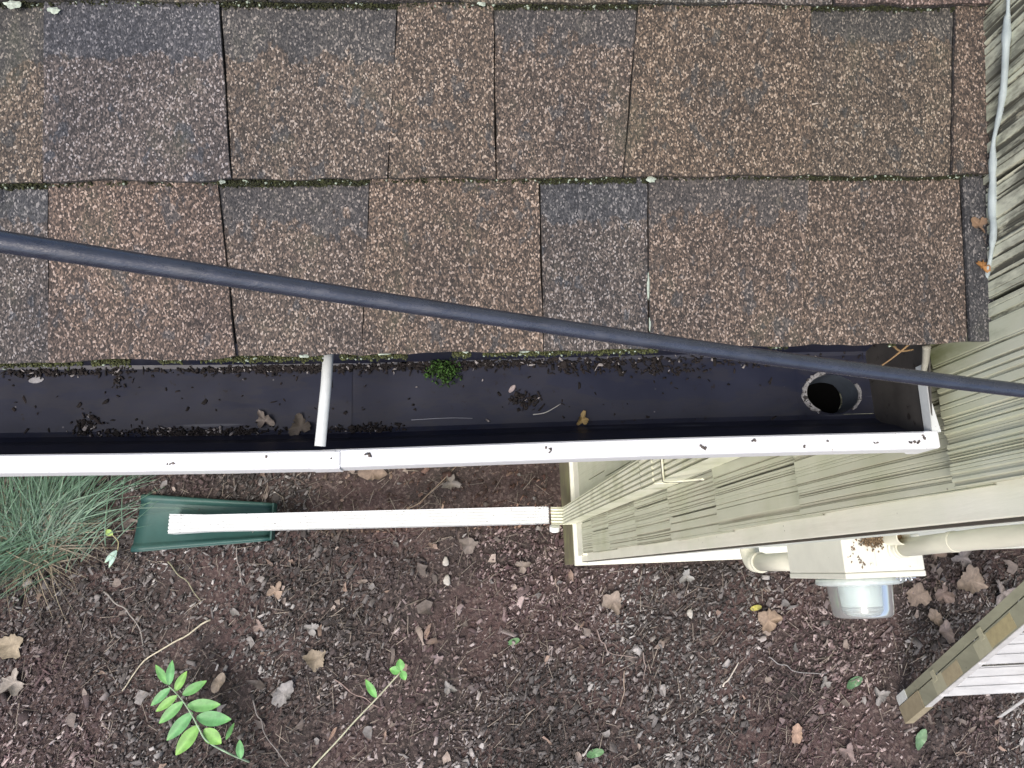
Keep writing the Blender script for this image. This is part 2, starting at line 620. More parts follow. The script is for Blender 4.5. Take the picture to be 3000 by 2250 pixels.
def add_tab(x0b, x1b, x0t, x1t, s0, s1, raised, tint, band, seed):
    nu, nv = max(3, int((x1b - x0b) / 0.012)), 9
    r = np.random.default_rng(seed)
    base = len(SV)
    for j in range(nv + 1):
        f = j / nv
        for i in range(nu + 1):
            u = i / nu
            xb, xt = x0b + (x1b - x0b) * u, x0t + (x1t - x0t) * u
            x = xb + (xt - xb) * f + (0.0007 * noise1(f * 9, seed, 1) if i in (0, nu) else 0)
            s = s0 + (s1 - s0) * f
            if j == 0:
                s += 0.0011 * float(noise1(x, 3, 160)) + 0.0016 * float(noise1(x, 4, 30))
            h = RISE * (1 - f) + 0.0008 + (0.0026 if raised else 0) + 0.0007 * float(noise2(x, s, 9, 45))
            SV.append(roofpt(x, s, h))
            ST.append(tint)
            if band >= 0.5:
                SB.append(1.6 - 0.6 * max(0, 0.5 - abs(f - .5)))
            elif band > 0:
                SB.append(max(0.02, min(1.6, 0.5 + ((s - (s0 + 0.1395)) + band) / 0.008)))
            else:
                SB.append(0.02)
    w = nu + 1
    for j in range(nv):
        for i in range(nu):
            SF.append((base + j * w + i, base + j * w + i + 1, base + (j + 1) * w + i + 1, base + (j + 1) * w + i))
    # butt edge and the two sides
    b2 = len(SV)
    for i in range(nu + 1):
        p = SV[base + i]
        SV.append(p - NS * (RISE + 0.001))
        ST.append((.45, .45, .42))
        SB.append(1.2)
    for i in range(nu):
        SF.append((base + i + 1, base + i, b2 + i, b2 + i + 1))
    for side in (0, nu):
        b3 = len(SV)
        for j in range(nv + 1):
            SV.append(SV[base + j * w + side] - NS * 0.0045)
            ST.append((.5, .5, .5))
            SB.append(1.0)
        for j in range(nv):
            q = (base + j * w + side, base + (j + 1) * w + side, b3 + j + 1, b3 + j)
            SF.append(q if side == 0 else tuple(reversed(q)))


def add_row(k, joints, specs):
    s0, s1 = 0.1415 * k, 0.1415 * k + 0.165
    for i in range(len(joints) - 1):
        (a_t, a_b), (b_t, b_b) = joints[i], joints[i + 1]
        g = 0.0002 + 0.00035 * ((i * 7 + k) % 3)
        # joints are measured at the visible ends of the tab: carry the slant on under the course above
        ex = 0.165 / 0.1415
        a_t, b_t = a_b + (a_t - a_b) * ex, b_b + (b_t - b_b) * ex
        add_tab(a_b + g, b_b - g, a_t + g, b_t - g, s0, s1, (i + k) % 2 == 0, specs[i][0], specs[i][1], 100 * k + i)


def extend_left(joints, specs, seed):
    r = random.Random(seed)
    j, s = list(joints), list(specs)
    while j[0][0] > -2.6:
        w = r.uniform(.09, .16)
        d = r.uniform(-.006, .006)
        j.insert(0, (j[0][0] - w + d, j[0][1] - w - d))
        s.insert(0, ((r.uniform(.92, 1.1),) * 2 + (r.uniform(.88, 1.05),), r.choice([0, 0, .03, .04])))
    return j, s


for k, (jt, sp) in enumerate(((row1, t1), (row2, t2))):
    j, s = extend_left(jt, sp[0:1] + sp[1:], 40 + k)
    # sp has one spec per tab, beginning with the tab left of the first joint
    n_new = len(j) - len(jt)
    s = s[:n_new - 1] + sp
    add_row(k, j, s)
for k in range(2, 12):
    r = random.Random(60 + k)
    j = [(.462, .462)]
    s = []
    while j[0][0] > -2.6:
        w = r.uniform(.08, .16)
        d = r.uniform(-.006, .006)
        j.insert(0, (j[0][0] - w + d, j[0][1] - w - d))
        s.insert(0, ((r.uniform(.92, 1.08), r.uniform(.9, 1.05), r.uniform(.85, 1.05)), r.choice([0, 0, .03, .04])))
    add_row(k, j, s)
obj('roof', SV, SF, M_SH, house, attrs={'tint': np.array(ST), 'band': np.array(SB)},
    label='brown and slate flecked asphalt shingles above the gutter')


def slab(x0, x1, s0, s1, h0, h1):
    V = [roofpt(x, s, h) for h in (h0, h1) for x, s in ((x0, s0), (x1, s0), (x1, s1), (x0, s1))]
    return V, [(0, 3, 2, 1), (4, 5, 6, 7), (0, 1, 5, 4), (1, 2, 6, 5), (2, 3, 7, 6), (3, 0, 4, 7)]


obj('roof_deck', *slab(-2.7, .452, 0.012, 1.75, -0.018, -0.0025), M_DECK, house)
YF = 0.2185
obj('fascia', *box(-2.7, .447, YF, YF + .02, H - .80, H - .622), M_FASCIA, house)
obj('soffit', *box(-2.7, .447, YF + .02, .80, H - .80, H - .79), M_BOARD, house)
obj('wall', *box(-2.7, .452, .80, .92, 0.0, H - .45), M_BOARD, house, label='plain wall set back under the eave')


def shake_wall(name, y_from, y_to, courses, label, seed):
    V, F, G, MO, AL = [], [], [], [], []
    for ci, (zb, zt) in enumerate(courses):
        r = np.random.default_rng(seed + ci)
        ys = y_from + r.uniform(-0.004, 0.006)
        cols = np.concatenate([np.arange(ys, 0.50, 0.0006), np.arange(0.52, y_to, 0.006)])
        n = len(cols)
        prof = noise1(cols, seed * 7 + ci, 430) * .65 + noise1(cols, seed * 5 + ci, 820) * .6
        thr = 0.17 + .16 * noise1(cols, seed * 3 + ci, 22)
        edge = np.clip((-prof - thr) / 0.45, 0, 1) ** .8
        if zb < H - 1.0:
            edge = edge * np.clip(1 - (cols - .27) / .01, .12, 1)   # smoother panel behind the downspout          # 1 in the groove
        depth = edge * 0.0021
        # joints between shakes
        y = ys + r.uniform(.05, .16)
        lift = np.zeros(n)
        prev = 0
        while y < y_to:
            gi = np.abs(cols - y) < 0.0016
            depth[gi] = 0.008
            edge[gi] = 1.0
            sel = cols > y
            lift[sel] = r.uniform(-.0012, .0012)
            y += r.uniform(.09, .24)
        rows = np.linspace(0, 1, 6)
        base = len(V)
        for f in rows:
            z = zb + (zt - zb) * f
            t = 0.0165 * (1 - f) + 0.0035
            wob = 0.0006 * noise1(cols, 77 + ci, 25) * math.sin(f * 9 + ci)
            jag = (0.0012 * noise1(cols, 55 + ci, 120)) if f == 0 else 0
            x = XB - t + depth + lift + wob
            V += list(np.stack([x, cols + 0.0004 * math.sin(f * 5 + ci), np.full(n, z) + jag], 1))
            G += list(edge)
            dep = H - z
            rl = 0.6095 - (cols - .1765) * math.tan(PITCH)
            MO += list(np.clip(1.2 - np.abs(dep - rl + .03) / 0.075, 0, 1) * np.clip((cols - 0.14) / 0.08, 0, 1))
            AL += list(np.clip(1.2 - np.abs(dep - 0.66) / 0.06, 0, 1) * np.clip(1.3 - np.abs(cols - 0.185) / 0.035, 0, 1))
        for j in range(len(rows) - 1):
            for i in range(n - 1):
                F.append((base + j * n + i + 1, base + j * n + i, base + (j + 1) * n + i, base + (j + 1) * n + i + 1))
        b2 = len(V)
        for i in range(n):
            p = V[base + i]
            V.append(np.array([XB + 0.001, p[1], p[2]]))
            G.append(0.8); MO.append(0.0); AL.append(0.0)
        for i in range(n - 1):
            F.append((base + i, base + i + 1, b2 + i + 1, b2 + i))
        b3 = len(V)
        for j in range(len(rows)):
            p = V[base + j * n]
            V.append(np.array([XB + 0.001, p[1], p[2]]))
            G.append(1.0); MO.append(0.0); AL.append(0.0)  # end return darkened in colour to draw the course step's shadow edge
        for j in range(len(rows) - 1):
            F.append((base + j * n, b3 + j, b3 + j + 1, base + (j + 1) * n))
    obj(name, np.array(V), F, M_SHAKE, house, attrs={'groove': G, 'mold': MO, 'algae': AL}, label=label)


bottoms = [3.06, 2.80, 2.46, 2.05, 1.69, 1.36, 1.01, .676, .335, -.01, -.35, -.7, -1.05, -1.4]
courses = [(H - b, H - b + (bottoms[i] - bottoms[i + 1] + .03 if i + 1 < len(bottoms) else .38)) for i, b in enumerate(bottoms)]
shake_wall('shingle_wall', .054, 2.3, courses, 'cream striated cedar shakes on the wall the roof dies into', 21)
obj('wall_sheathing', *box(XB + .002, XB + .10, .05, 2.4, .3, H + 1.9), M_DECK, house)
# corner boards, with the narrow open crack between them
obj('corner_board', *box(XB, XB + .003 + .018, .0280, .105, .44, H + 1.9), M_BOARD, house, autos=.0015)
obj('corner_board', *box(XB + .0245, XB + .046, .0240, .045, .44, H + 1.9), M_ROUGH, house, autos=.0015,
    label='chalky corner board on the meter side')
obj('edge_shade_strip', *box(XB + .0015, XB + .0205, .0252, .0277, .44, H + 1.9), M_RAW_SHADE, house, label='dark strip for raw wood and painted shade at the corner board edge')  # raw wood strip that also paints in the shade of the crack
# wall on the meter side (faces -y)
V, F = [], []
zb = .44
n = 0
for k in range(15):
    z0, z1 = zb + k * .355, zb + (k + 1) * .355 + .02
    V += [(XB + .047, .056, z0), (4.2, .056, z0), (4.2, .069, z1), (XB + .047, .069, z1),
          (XB + .047, .0725, z0), (4.2, .0725, z0)]
    F += [(n, n + 1, n + 2, n + 3), (n, n + 4, n + 5, n + 1)]
    n += 6
obj('shingle_wall', V, F, M_ROUGH, house, label='pale shingles on the meter side of the corner')
# base: skirt board with the water table ledge above it
obj('skirt_board', *join(box(XB - .018, XB + .03, .020, 2.4, -.05, .40), box(XB + .03, 4.2, .020, .075, -.05, .40)), M_BASE, house, autos=.002)
V = [(XB - .026, .012, .40), (XB + .02, .012, .40), (XB + .02, 2.4, .40), (XB - .026, 2.4, .40),
     (XB - .026, .012, .425), (XB + .02, .012, .458), (XB + .02, 2.4, .458), (XB - .026, 2.4, .425)]
V2 = [(XB + .02, .012, .40), (4.2, .012, .40), (4.2, .07, .40), (XB + .02, .07, .40),
      (XB + .02, .012, .425), (4.2, .012, .425), (4.2, .07, .458), (XB + .02, .07, .458)]
obj('water_table', *join((V, BOXF), (V2, BOXF)), M_BOARD, house, autos=.002)
obj('trim_strip', *box(XB - .016, XB + .004, .050, 2.4, .459, .60), M_BOARD, house, autos=.0015)

# ------------------------------------------------------------------ gutter
XS = -.125                                       # slip joint between the two lengths
gut = thing('gutter', 'white rimmed gutter with dark lined inside along the shingle eave', 'gutter', (-.6, .15, H - .75))


def yo(x):
    return 0.0135 * (XS - x) if x < XS else 0.0


inner = [(.2165, .632), (.2155, .700), (.2075, .7435), (.2040, .7455), (.1420, .7455), (.1370, .7440), (.1310, .7350), (.1240, .7120), (.1130, .6880), (.1090, .6720), (.1085, .6600)]
outer = [(.1075, .6600), (.1075, .6560), (.1060, .6545), (.0940, .6545), (.0922, .6555), (.0918, .6600), (.0920, .6780), (.0940, .6840), (.1010, .6930), (.1150, .7150), (.1220, .7400), (.1300, .7475), (.2060, .7480), (.2175, .745), (.2180, .632)]


def trough(prof, xs, dy=0.0, dz=0.0, scale=0.0):
    V, F = [], []
    n = len(prof)
    for x in xs:
        w = 0.0007 * math.sin(x * 9)
        for y, d in prof:
            V.append((x, y + yo(x) + w + dy, H - d + dz))
    for i in range(len(xs) - 1):
        for k in range(n - 1):
            F.append((i * n + k, i * n + k + 1, (i + 1) * n + k + 1, (i + 1) * n + k))
    return V, F


HC, HR = (.373, .1635), .0275                   # outlet hole
holed = [i for i in range(len(inner)) if 3 <= i <= 4]
xr = [XS + .0005 + (.335 - XS) * k / 24 for k in range(25)] + [.414]
tv, tf = trough(inner, xr)
n = len(inner)
# open the floor quad of the last bay, refill it with a ring around the hole
last = len(xr) - 2
tf = [f for f in tf if not (f[0] == last * n + 3)]
ring_n = 32
fl = [(.335, .2040), (.335, .1420), (.414, .1420), (.414, .2040)]
corner_ring = []
rang = [2 * math.pi * k / ring_n for k in range(ring_n)]
for qx, qy in fl:
    ca = math.atan2(qy - HC[1], qx - HC[0]) % (2 * math.pi)
    kk = min(range(ring_n), key=lambda q: abs(rang[q] - ca))
    rang[kk] = ca
for w in rang:
    dx, dy = math.cos(w), math.sin(w)
    t = min(((.414 - HC[0]) / dx if dx > 1e-6 else (.335 - HC[0]) / dx if dx < -1e-6 else 9),
            ((.2040 - HC[1]) / dy if dy > 1e-6 else (.1420 - HC[1]) / dy if dy < -1e-6 else 9))
    corner_ring.append((HC[0] + dx * t, HC[1] + dy * t))
b = len(tv)
HRY = .0205
tv += [(x, y, H - .7455) for x, y in corner_ring] + [(HC[0] + HR * math.cos(w), HC[1] + HRY * math.sin(w), H - .7462) for w in rang]
tf += [(b + k, b + (k + 1) % ring_n, b + ring_n + (k + 1) % ring_n, b + ring_n + k) for k in range(ring_n)]
obj('trough', tv, tf, M_GIN, gut, smooth=False, label='dark lined gutter floor with the outlet hole')
xl = [-2.7 + (XS + .012 + 2.7) * k / 30 for k in range(31)]
obj('trough', *trough(inner, xl, dz=.0008), M_GIN, gut, label='dark lined gutter floor left of the joint')
xr0 = [x for x in xr if x <= .3351]
obj('rim', *join(trough(outer, xr0), trough(outer[:12], [xr0[-1], .414]), trough(outer[-3:], [xr0[-1], .414])), M_WHITE, gut, label='white rolled rim of the right length')
obj('rim', *trough(outer, xl, dy=-.0006, dz=.0009), M_WHITE, gut, label='white rolled rim of the left length')
# end cap: inner face plus a folded white flange
capi = [(.2180, .632), (.2168, .700), (.2085, .7465), (.1365, .7470), (.1295, .737), (.1225, .714), (.1115, .690), (.1075, .673), (.1070, .6560)]
V = [(.4142, y, H - d) for y, d in capi] + [(.4156, y, H - d) for y, d in capi]
k = len(capi)
F = [tuple(range(k)), tuple(reversed(range(k, 2 * k)))] + [(i, (i + 1) % k + 0, (i + 1) % k + k, i + k) for i in range(k)]
cap = obj('end_cap', V, F, M_CAPIN, gut, label='dirty inside of the end cap')
V = [(.4130, .106, H - .6535), (.4215, .106, H - .6538), (.4165, .135, H - .6525), (.4150, .168, H - .648), (.4130, .168, H - .648),
     (.4130, .106, H - .665), (.4215, .106, H - .672), (.4165, .135, H - .672), (.4150, .168, H - .662), (.4130, .168, H - .662)]
F = [(0, 1, 2, 3, 4), (9, 8, 7, 6, 5)] + [(q, q + 5, (q + 1) % 5 + 5, (q + 1) % 5) for q in range(5)]
obj('flange', V, F, M_HANG, cap)
V, F = join(box(.405, .4185, .0915, .1075, H - .69, H - .6525))
obj('flange', V, F, M_WHITE, cap, autos=.002)
# outlet funnel below the hole and its crust of old sealant
V, F = [], []
for r_, d in ((1.0, .7463), (1.0, .7490), (.90, .758), (.84, .772)):
    for k in range(ring_n):
        w = 2 * math.pi * k / ring_n
        V.append((HC[0] + HR * r_ * math.cos(w), HC[1] + HRY * r_ * math.sin(w), H - d))
for i in range(3):
    for k in range(ring_n):
        F.append((i * ring_n + k, i * ring_n + (k + 1) % ring_n, (i + 1) * ring_n + (k + 1) % ring_n, (i + 1) * ring_n + k))
outlet = obj('outlet', V, F, M_ZINC, gut, smooth=True)
obj('throat_shade', *tube([(HC[0] - .001, HC[1], H - .769), (HC[0], HC[1], H - .800)], .0205, 28), M_HOLE, outlet)  # black plug painted in for the dark down the outlet
V, F = [], []
for a_, b_, wd in ((1.75, 4.15, .0042), (5.35, 6.75, .0026)):
    m_ = 30
    st = len(V)
    for i in range(m_ + 1):
        w = a_ + (b_ - a_) * i / m_
        wob = 1 + .35 * float(noise1(w * 3, 8, 4))
        for rr, hh in ((.98, .0003), (1.0, .0022), (1.0 + wd * wob / HR, .0016), (1.02 + wd * wob / HR, .0001)):
            V.append((HC[0] + HR * rr * math.cos(w), HC[1] + HRY * rr * math.sin(w), H - .7456 + hh))
    for i in range(m_):
        for q in range(3):
            F.append((st + i * 4 + q, st + i * 4 + q + 1, st + (i + 1) * 4 + q + 1, st + (i + 1) * 4 + q))
obj('sealant_ring', V, F, M_CRUST, outlet)
# spike ferrule across the trough
obj('hanger_tube', *tube([(-.1163, .2160, H - .640), (-.1195, .160, H - .6425), (-.1243, .1085, H - .6465)], .0046, 18), M_HANG, gut, smooth=True)
# lapped joint strip
obj('slip_joint', *trough([(y, d - .0003) for y, d in outer[2:7]], [XS - .008, XS + .016], dy=-.0012, dz=.0012), M_WHITE, gut)

# ------------------------------------------------------------------ downspout
pipe_sec = []
W2, D2 = .0365, .0265


SECG = []


def corrugated():
    """2x3 section; u across the wide face, v depth. Ribs on the wide faces."""
    pts = []
    nr = 6
    for side in (1, -1):
        for i in range(nr):
            c = -W2 + (2 * W2) * (i + .5) / nr
            for du, rib in ((-.0036, 0), (-.0012, -.0034), (.0012, -.0034), (.0036, 0)):
                pts.append(((c + du) * side, (D2 + rib) * side))
                SECG.append(1.0 if rib else 0.0)
    return pts


SEC = corrugated()


def sec_attr(nf):
    return {'groove': np.tile(np.array(SECG), nf)}

ds = thing('downspout', 'cream downspout on the shake wall with long white ground extension', 'downspout', (.43, .2, .33))


def lean(d):                                    # centre of the pipe at depth d below the camera
    return Vector((XB - .0185 - D2, .196 + (d - 1.0) * .0095, H - d))


def vframes(ds_):
    return [(lean(d), Vector((0, 1, 0)), Vector((-1, 0, 0)), s) for d, s in ds_]


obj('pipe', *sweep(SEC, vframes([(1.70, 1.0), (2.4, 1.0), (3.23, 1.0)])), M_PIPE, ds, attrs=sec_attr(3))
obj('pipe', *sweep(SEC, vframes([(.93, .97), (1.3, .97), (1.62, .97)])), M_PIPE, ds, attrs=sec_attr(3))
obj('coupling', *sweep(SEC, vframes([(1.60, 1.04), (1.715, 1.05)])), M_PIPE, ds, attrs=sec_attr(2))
obj('seam', *sweep(SEC, vframes([(1.7155, 1.035), (1.719, 1.035)])), M_RAW_SHADE, ds)
# upper elbow from the outlet back to the wall
A = Vector((HC[0], HC[1], H - .775))
B = lean(.95)
frs = []
for t in np.linspace(0, 1, 8):
    q = t * t * (3 - 2 * t)
    p = A.lerp(B, t)
    p.x = A.x + (B.x - A.x) * q
    p.y = A.y + (B.y - A.y) * q
    frs.append((p, Vector((0, 1, 0)), Vector((-1, 0, 0)), .99))
obj('elbow', *sweep(SEC, frs, cap=False), M_PIPE, ds, attrs=sec_attr(8))
# lower elbow: pleated bend towards -x
P0 = lean(3.23)
C = P0 + Vector((-.075, 0, 0))
frs = []
nb = 26
for i in range(nb + 1):
    w = math.radians(84) * i / nb
    rad = .075
    p = C + Vector((rad * math.cos(w), .006 * i / nb, -rad * math.sin(w)))
    nrm = Vector((-math.cos(w), 0, math.sin(w)))
    s = 1.035 + (.045 if i % 3 == 1 else 0)
    frs.append((p, Vector((0, 1, 0)), nrm, s))
obj('elbow', *sweep(SEC, frs), M_PIPE, ds, attrs=sec_attr(nb + 1), label='pleated bottom elbow')
# long extension lying to the left and down on the splash block
e0 = frs[-1][0] + Vector((-.008, .003, 0))
e1 = Vector((-1.355, .268, H - 3.628))
axis_e = (e1 - e0).normalized()
uu = Vector((axis_e.y, -axis_e.x, 0)).normalized() * -1
vv = axis_e.cross(uu)
if vv.z < 0:
    vv = -vv
frs = [(e0, uu, vv, .98)]
for i in range(10):
    frs.append((e0 + axis_e * (.006 + .006 * i), uu, vv, 1.05 if i % 2 else .99))
frs.append((e0 + axis_e * .075, uu, vv, 1.06))
frs.append((e0.lerp(e1, .5), uu, vv, 1.08))
frs.append((e0.lerp(e1, .90), uu, vv, 1.10))
frs.append((e1, uu, vv, 1.30))
vE, fE = sweep(SEC, frs, cap=False)
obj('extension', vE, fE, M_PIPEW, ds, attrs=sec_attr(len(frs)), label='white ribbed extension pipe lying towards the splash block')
obj('pipe_end_shade', *sweep([(a * .9, b * .9) for a, b in SEC], [(e0.lerp(e1, .965), uu, vv, 1.25), (e0.lerp(e1, .97), uu, vv, 1.25)]), M_HOLE, ds)  # black plug stands for the unlit inside of the pipe
obj('round_coupling', *tube([P0 + Vector((-.052, -.036, .0)) + Vector((0, 0, -.09)), P0 + Vector((-.052, -.055, -.10))], .022, 20), M_PIPEW, ds, smooth=False)
# wire strap around the pipe
Z0 = H - 1.50
pp = [lean(1.50) + Vector(v) for v in ((.02, .042, .0), (-.020, .0400, .0), (-.0285, .0365, 0), (-.0292, .0, .0), (-.0290, -.034, 0), (-.0265, -.0400, .004), (-.010, -.0440, .03), (.012, -.047, .075), (.018, -.049, .10))]
obj('strap', *tube(smooth_path(pp, 5), .0032, 8, sx=.6), M_PIPE, ds)
obj('strap_shadow_line', *tube(smooth_path([Vector(p) + Vector((0, 0, -.0052)) for p in pp], 5), .0024, 6), M_RAW_SHADE, ds)  # dark tube added as the strap's painted shadow line

# ------------------------------------------------------------------ splash block
sb = thing('splash_block', 'dark green plastic splash block under the white downspout extension', 'splash block', (-1.22, .28, 0.0))
TL, TR, BR, BL = Vector((-1.515, .415, 0)), Vector((-.905, .352, 0)), Vector((-.912, .180, 0)), Vector((-1.545, .150, 0))
secs = []
NN = 12
Vs, Fs = [], []
prof = [(0, .012), (0.02, .036), (.06, .040), (.105, .034), (.14, .016), (.16, .013), (.5, .011), (.84, .013), (.86, .016), (.895, .034), (.94, .040), (.98, .036), (1, .012)]
for i in range(NN + 1):
    t = i / NN
    a, c = TL.lerp(TR, t), BL.lerp(BR, t)
    for f, h in prof:
        hh = .012 + (h - .012) * (0.55 + .6 * t)
        p = a.lerp(c, f)
        Vs.append((p.x, p.y, .008 + hh))
m_ = len(prof)
for i in range(NN):
    for k in range(m_ - 1):
        Fs.append((i * m_ + k, i * m_ + k + 1, (i + 1) * m_ + k + 1, (i + 1) * m_ + k))
n0 = len(Vs)
Vs += [(v[0], v[1], v[2] - .007) for v in Vs[:n0]]
Fs += [tuple(reversed([q + n0 for q in f])) for f in Fs[:]]
for i in range(NN):
    for k in (0, m_ - 1):
        q = (i * m_ + k, (i + 1) * m_ + k, (i + 1) * m_ + k + n0, i * m_ + k + n0)
        Fs.append(q)
for k in range(m_ - 1):
    for i in (0, NN):
        Fs.append((i * m_ + k, i * m_ + k + 1, i * m_ + k + 1 + n0, i * m_ + k + n0))
obj('tray', Vs, Fs, M_GREEN, sb, smooth=True)
a, c = TR, BR
bw = [a.lerp(c, f) for f in (.02, .98)]
V, F = [], []
for p in bw:
    V += [(p.x - .006, p.y, .012), (p.x + .006, p.y, .012), (p.x + .004, p.y, .062), (p.x - .004, p.y, .062)]
F = [(0, 1, 2, 3), (7, 6, 5, 4), (0, 4, 5, 1), (1, 5, 6, 2), (2, 6, 7, 3), (3, 7, 4, 0)]
obj('back_lip', V, F, M_GREEN, sb)

# ------------------------------------------------------------------ overhead cable
cpts = [(-0.9000, 0.1766, H - 0.0277), (-0.5000, 0.1540, H - 0.1772), (-0.3200, 0.1438, H - 0.2445), (-0.1851, 0.1362, H - 0.2949), (-0.1356, 0.1334, H - 0.3134), (-0.0861, 0.1297, H - 0.3293), (-0.0367, 0.1253, H - 0.3429), (0.0128, 0.1204, H - 0.3545), (0.0623, 0.1150, H - 0.3644), (0.1117, 0.1093, H - 0.3729), (0.1612, 0.1034, H - 0.3804), (0.2107, 0.0976, H - 0.3872), (0.2601, 0.0919, H - 0.3936), (0.3096, 0.0865, H - 0.3999), (0.4470, 0.0715, H - 0.4174)]
path = smooth_path(cpts, 10)
obj('service_cable', *tube(path, [.0046 if p.x < -.18 else .0046 - .0006 * min(1, (p.x + .18) / .2) for p in path], 28), M_CABLE, None, smooth=True,
    label='thick black cable slung across above the roof and gutter', cat='cable')

# ------------------------------------------------------------------ torn caulk strip at the wall
rp = [(.4318, .505), (.418, .5118), (.3986, .5156), (.3695, .5279), (.3515, .5388), (.3302, .5503), (.3096, .5583), (.2778, .5695), (.2596, .5704), (.2399, .5816), (.2232, .5938), (.2039, .6002)]
rp = [(1.2, .29), (.8, .40), (.55, .468)] + rp
pth = smooth_path([(.4424 + .0012 * math.sin(i * 2.1), y, H - d + .002) for i, (y, d) in enumerate(rp)], 7)
rad = [.0026 * (1 + .32 * float(noise1(i * .35, 5, 1)) + .2 * math.sin(i * .21)) for i in range(len(pth))]
rad[-1] = .0012
rad[-2] = .0022
caulk = thing('caulk_strip', 'torn grey caulk strip peeling where the shingles meet the wall', 'caulk strip', (.4465, .4, H - .6))
obj('bead', *tube(pth, rad, 12), M_CAULK, caulk, smooth=True)
e = pth[-1]
for dx, dy, dz in ((.001, -.020, -.003), (-.003, -.012, .001), (.0025, -.024, -.004), (-.001, -.028, -.004)):
    obj('frayed_end', *tube([e + Vector((0, .006, 0)), e + Vector((dx * .5, dy * .5, dz * .3)), e + Vector((dx, dy, dz))], [.0013, .001, .0004], 6), M_CAULK, caulk)

# ------------------------------------------------------------------ electric meter
mt = thing('electric_meter', 'cream electric meter box with glass dome on the side wall', 'electric meter', (1.075, 0, H - 2.36))
bx0, bx1 = .968, 1.183
mbox = obj('meter_box', *join(box(bx0, bx1, -.038, .055, H - 2.36, H - 2.0)), M_BOX, mt, autos=.004)
obj('cover_panel', *box(bx0 - .0005, bx1 + .0005, -.0535, -.0385, H - 2.361, H - 1.9995), M_BOX, mbox, autos=.003)
obj('raised_panel', *box(bx0 + .085, bx1 - .02, -.025, .035, H - 2.0, H - 1.9975), M_BOX, mbox, autos=.001)
obj('hub', *join(tube([(1.118, .018, H - 2.001), (1.118, .018, H - 1.990)], .032, 24), tube([(1.118, .018, H - 1.990), (1.118, .018, H - 1.975)], .027, 24)), M_BOX, mbox, smooth=False)
obj('screw', *tube([(1.04, -.02, H - 2.0), (1.04, -.02, H - 1.996)], .004, 10), M_BOX, mbox)
gc = Vector((1.082, -.0535, H - 2.165))


def lathe_y(c, prof, seg=48):
    """prof: (distance towards -y, radius)"""
    V, F = [], []
    for dy, r in prof:
        for k in range(seg):
            w = 2 * math.pi * k / seg
            V.append((c.x + r * math.cos(w), c.y - dy, c.z + r * math.sin(w)))
    for i in range(len(prof) - 1):
        for k in range(seg):
            F.append((i * seg + k, (i + 1) * seg + k, (i + 1) * seg + (k + 1) % seg, i * seg + (k + 1) % seg))
    return V, F


obj('ring', *lathe_y(gc, [(0, .100), (.003, .112), (.012, .1145), (.018, .112), (.021, .100), (.021, .086), (0, .086)]), M_RING, mt, smooth=True)
gprof = [(.012, .086), (.03, .0855), (.085, .081), (.100, .0785), (.107, .072), (.109, .05), (.1095, .0)]
inner_p = [(.1065, .0), (.106, .05), (.104, .070), (.098, .0755), (.085, .078), (.03, .0825), (.012, .083)]
obj('glass_dome', *lathe_y(gc, gprof + inner_p), M_GLASS, mt, smooth=True)
M_REG = mat_simple('meter_register', (.74, .80, .79), 0.35, 0.08, 30)
M_DIALD = mat_simple('meter_works', (.25, .27, .28), 0.4, 0.2, 40)
obj('register', *lathe_y(gc, [(.0, .076), (.074, .076), (.078, .072), (.078, 0)]), M_REG, mt, smooth=False)
obj('disc', *lathe_y(gc, [(.080, .062), (.084, .064), (.088, .062), (.088, 0)]), M_DIALD, mt, smooth=False)
for zx in (1.138, 1.152, 1.168):
    obj('latch', *tube(smooth_path([(zx, -.053, H - 2.05), (zx, -.062, H - 2.045), (zx + .003, -.066, H - 2.055), (zx + .003, -.060, H - 2.065), (zx, -.053, H - 2.07)], 4), .0023, 8), M_CHROME, mt, smooth=True)
obj('latch_bar', *tube([(1.128, -.0575, H - 2.052), (1.183, -.0575, H - 2.052)], .0022, 8), M_CHROME, mt)

mp = []
for x, y, k in ((.995, .022, 9), (1.012, -.004, 10), (1.018, -.014, 7), (.985, .0, 4), (1.14, -.022, 4), (1.165, .01, 3)):
    mp.append(np.stack([rng.normal(x, .0035, k), rng.normal(y, .006, k), np.full(k, H - 1.9996)], 1))
mp = np.concatenate(mp)
v_, f_, c_ = crumbs(mp, rng.uniform(.001, .006, (len(mp), 3)) * np.array([1, 1, .2]), rng.uniform(0, 6, len(mp)), .1, np.array([.20, .15, .11]) * rng.uniform(.5, 1.5, (len(mp), 1)), jit=.38)
obj('paint_chips', v_, f_, M_LITTER, mbox, attrs={'col': c_}, kind='stuff')
cond = thing('riser_conduit', 'cream conduit rising from the top of the meter box', 'conduit', (1.118, .02, H - 1.99))
obj('pipe', *tube([(1.118, .020, H - 1.99), (1.121, .026, H - 1.80), (1.124, .034, H - 1.5), (1.126, .034, H - .9), (1.126, .034, H + 1.6)], .0232, 28), M_PVC, cond, smooth=True)
obj('collar', *tube([(1.118, .020, H - 1.992), (1.1182, .0204, H - 1.965)], .0262, 28), M_PVC, cond, smooth=False)
obj('clamp', *tube([(1.1214, .027, H - 1.775), (1.1216, .0275, H - 1.755)], .0246, 24), M_PVC, cond)
c2 = thing('conduit_elbow', 'cream conduit elbow running from under the meter box into the wall', 'conduit', (1.03, 0, H - 2.9))
cx, cy = 1.030, -.004
pb = [(cx, cy, H - 2.36), (cx, cy, H - 2.60), (cx, cy, H - 2.80)]
obj('pipe', *tube(pb, .0300, 28), M_PVC, c2, smooth=True)
el = [(cx, cy, H - 2.76)] + [(cx, cy + .055 - .055 * math.cos(w), H - 2.80 - .055 * math.sin(w)) for w in np.linspace(0, math.pi / 2, 8)] + [(cx, .09, H - 2.855)]
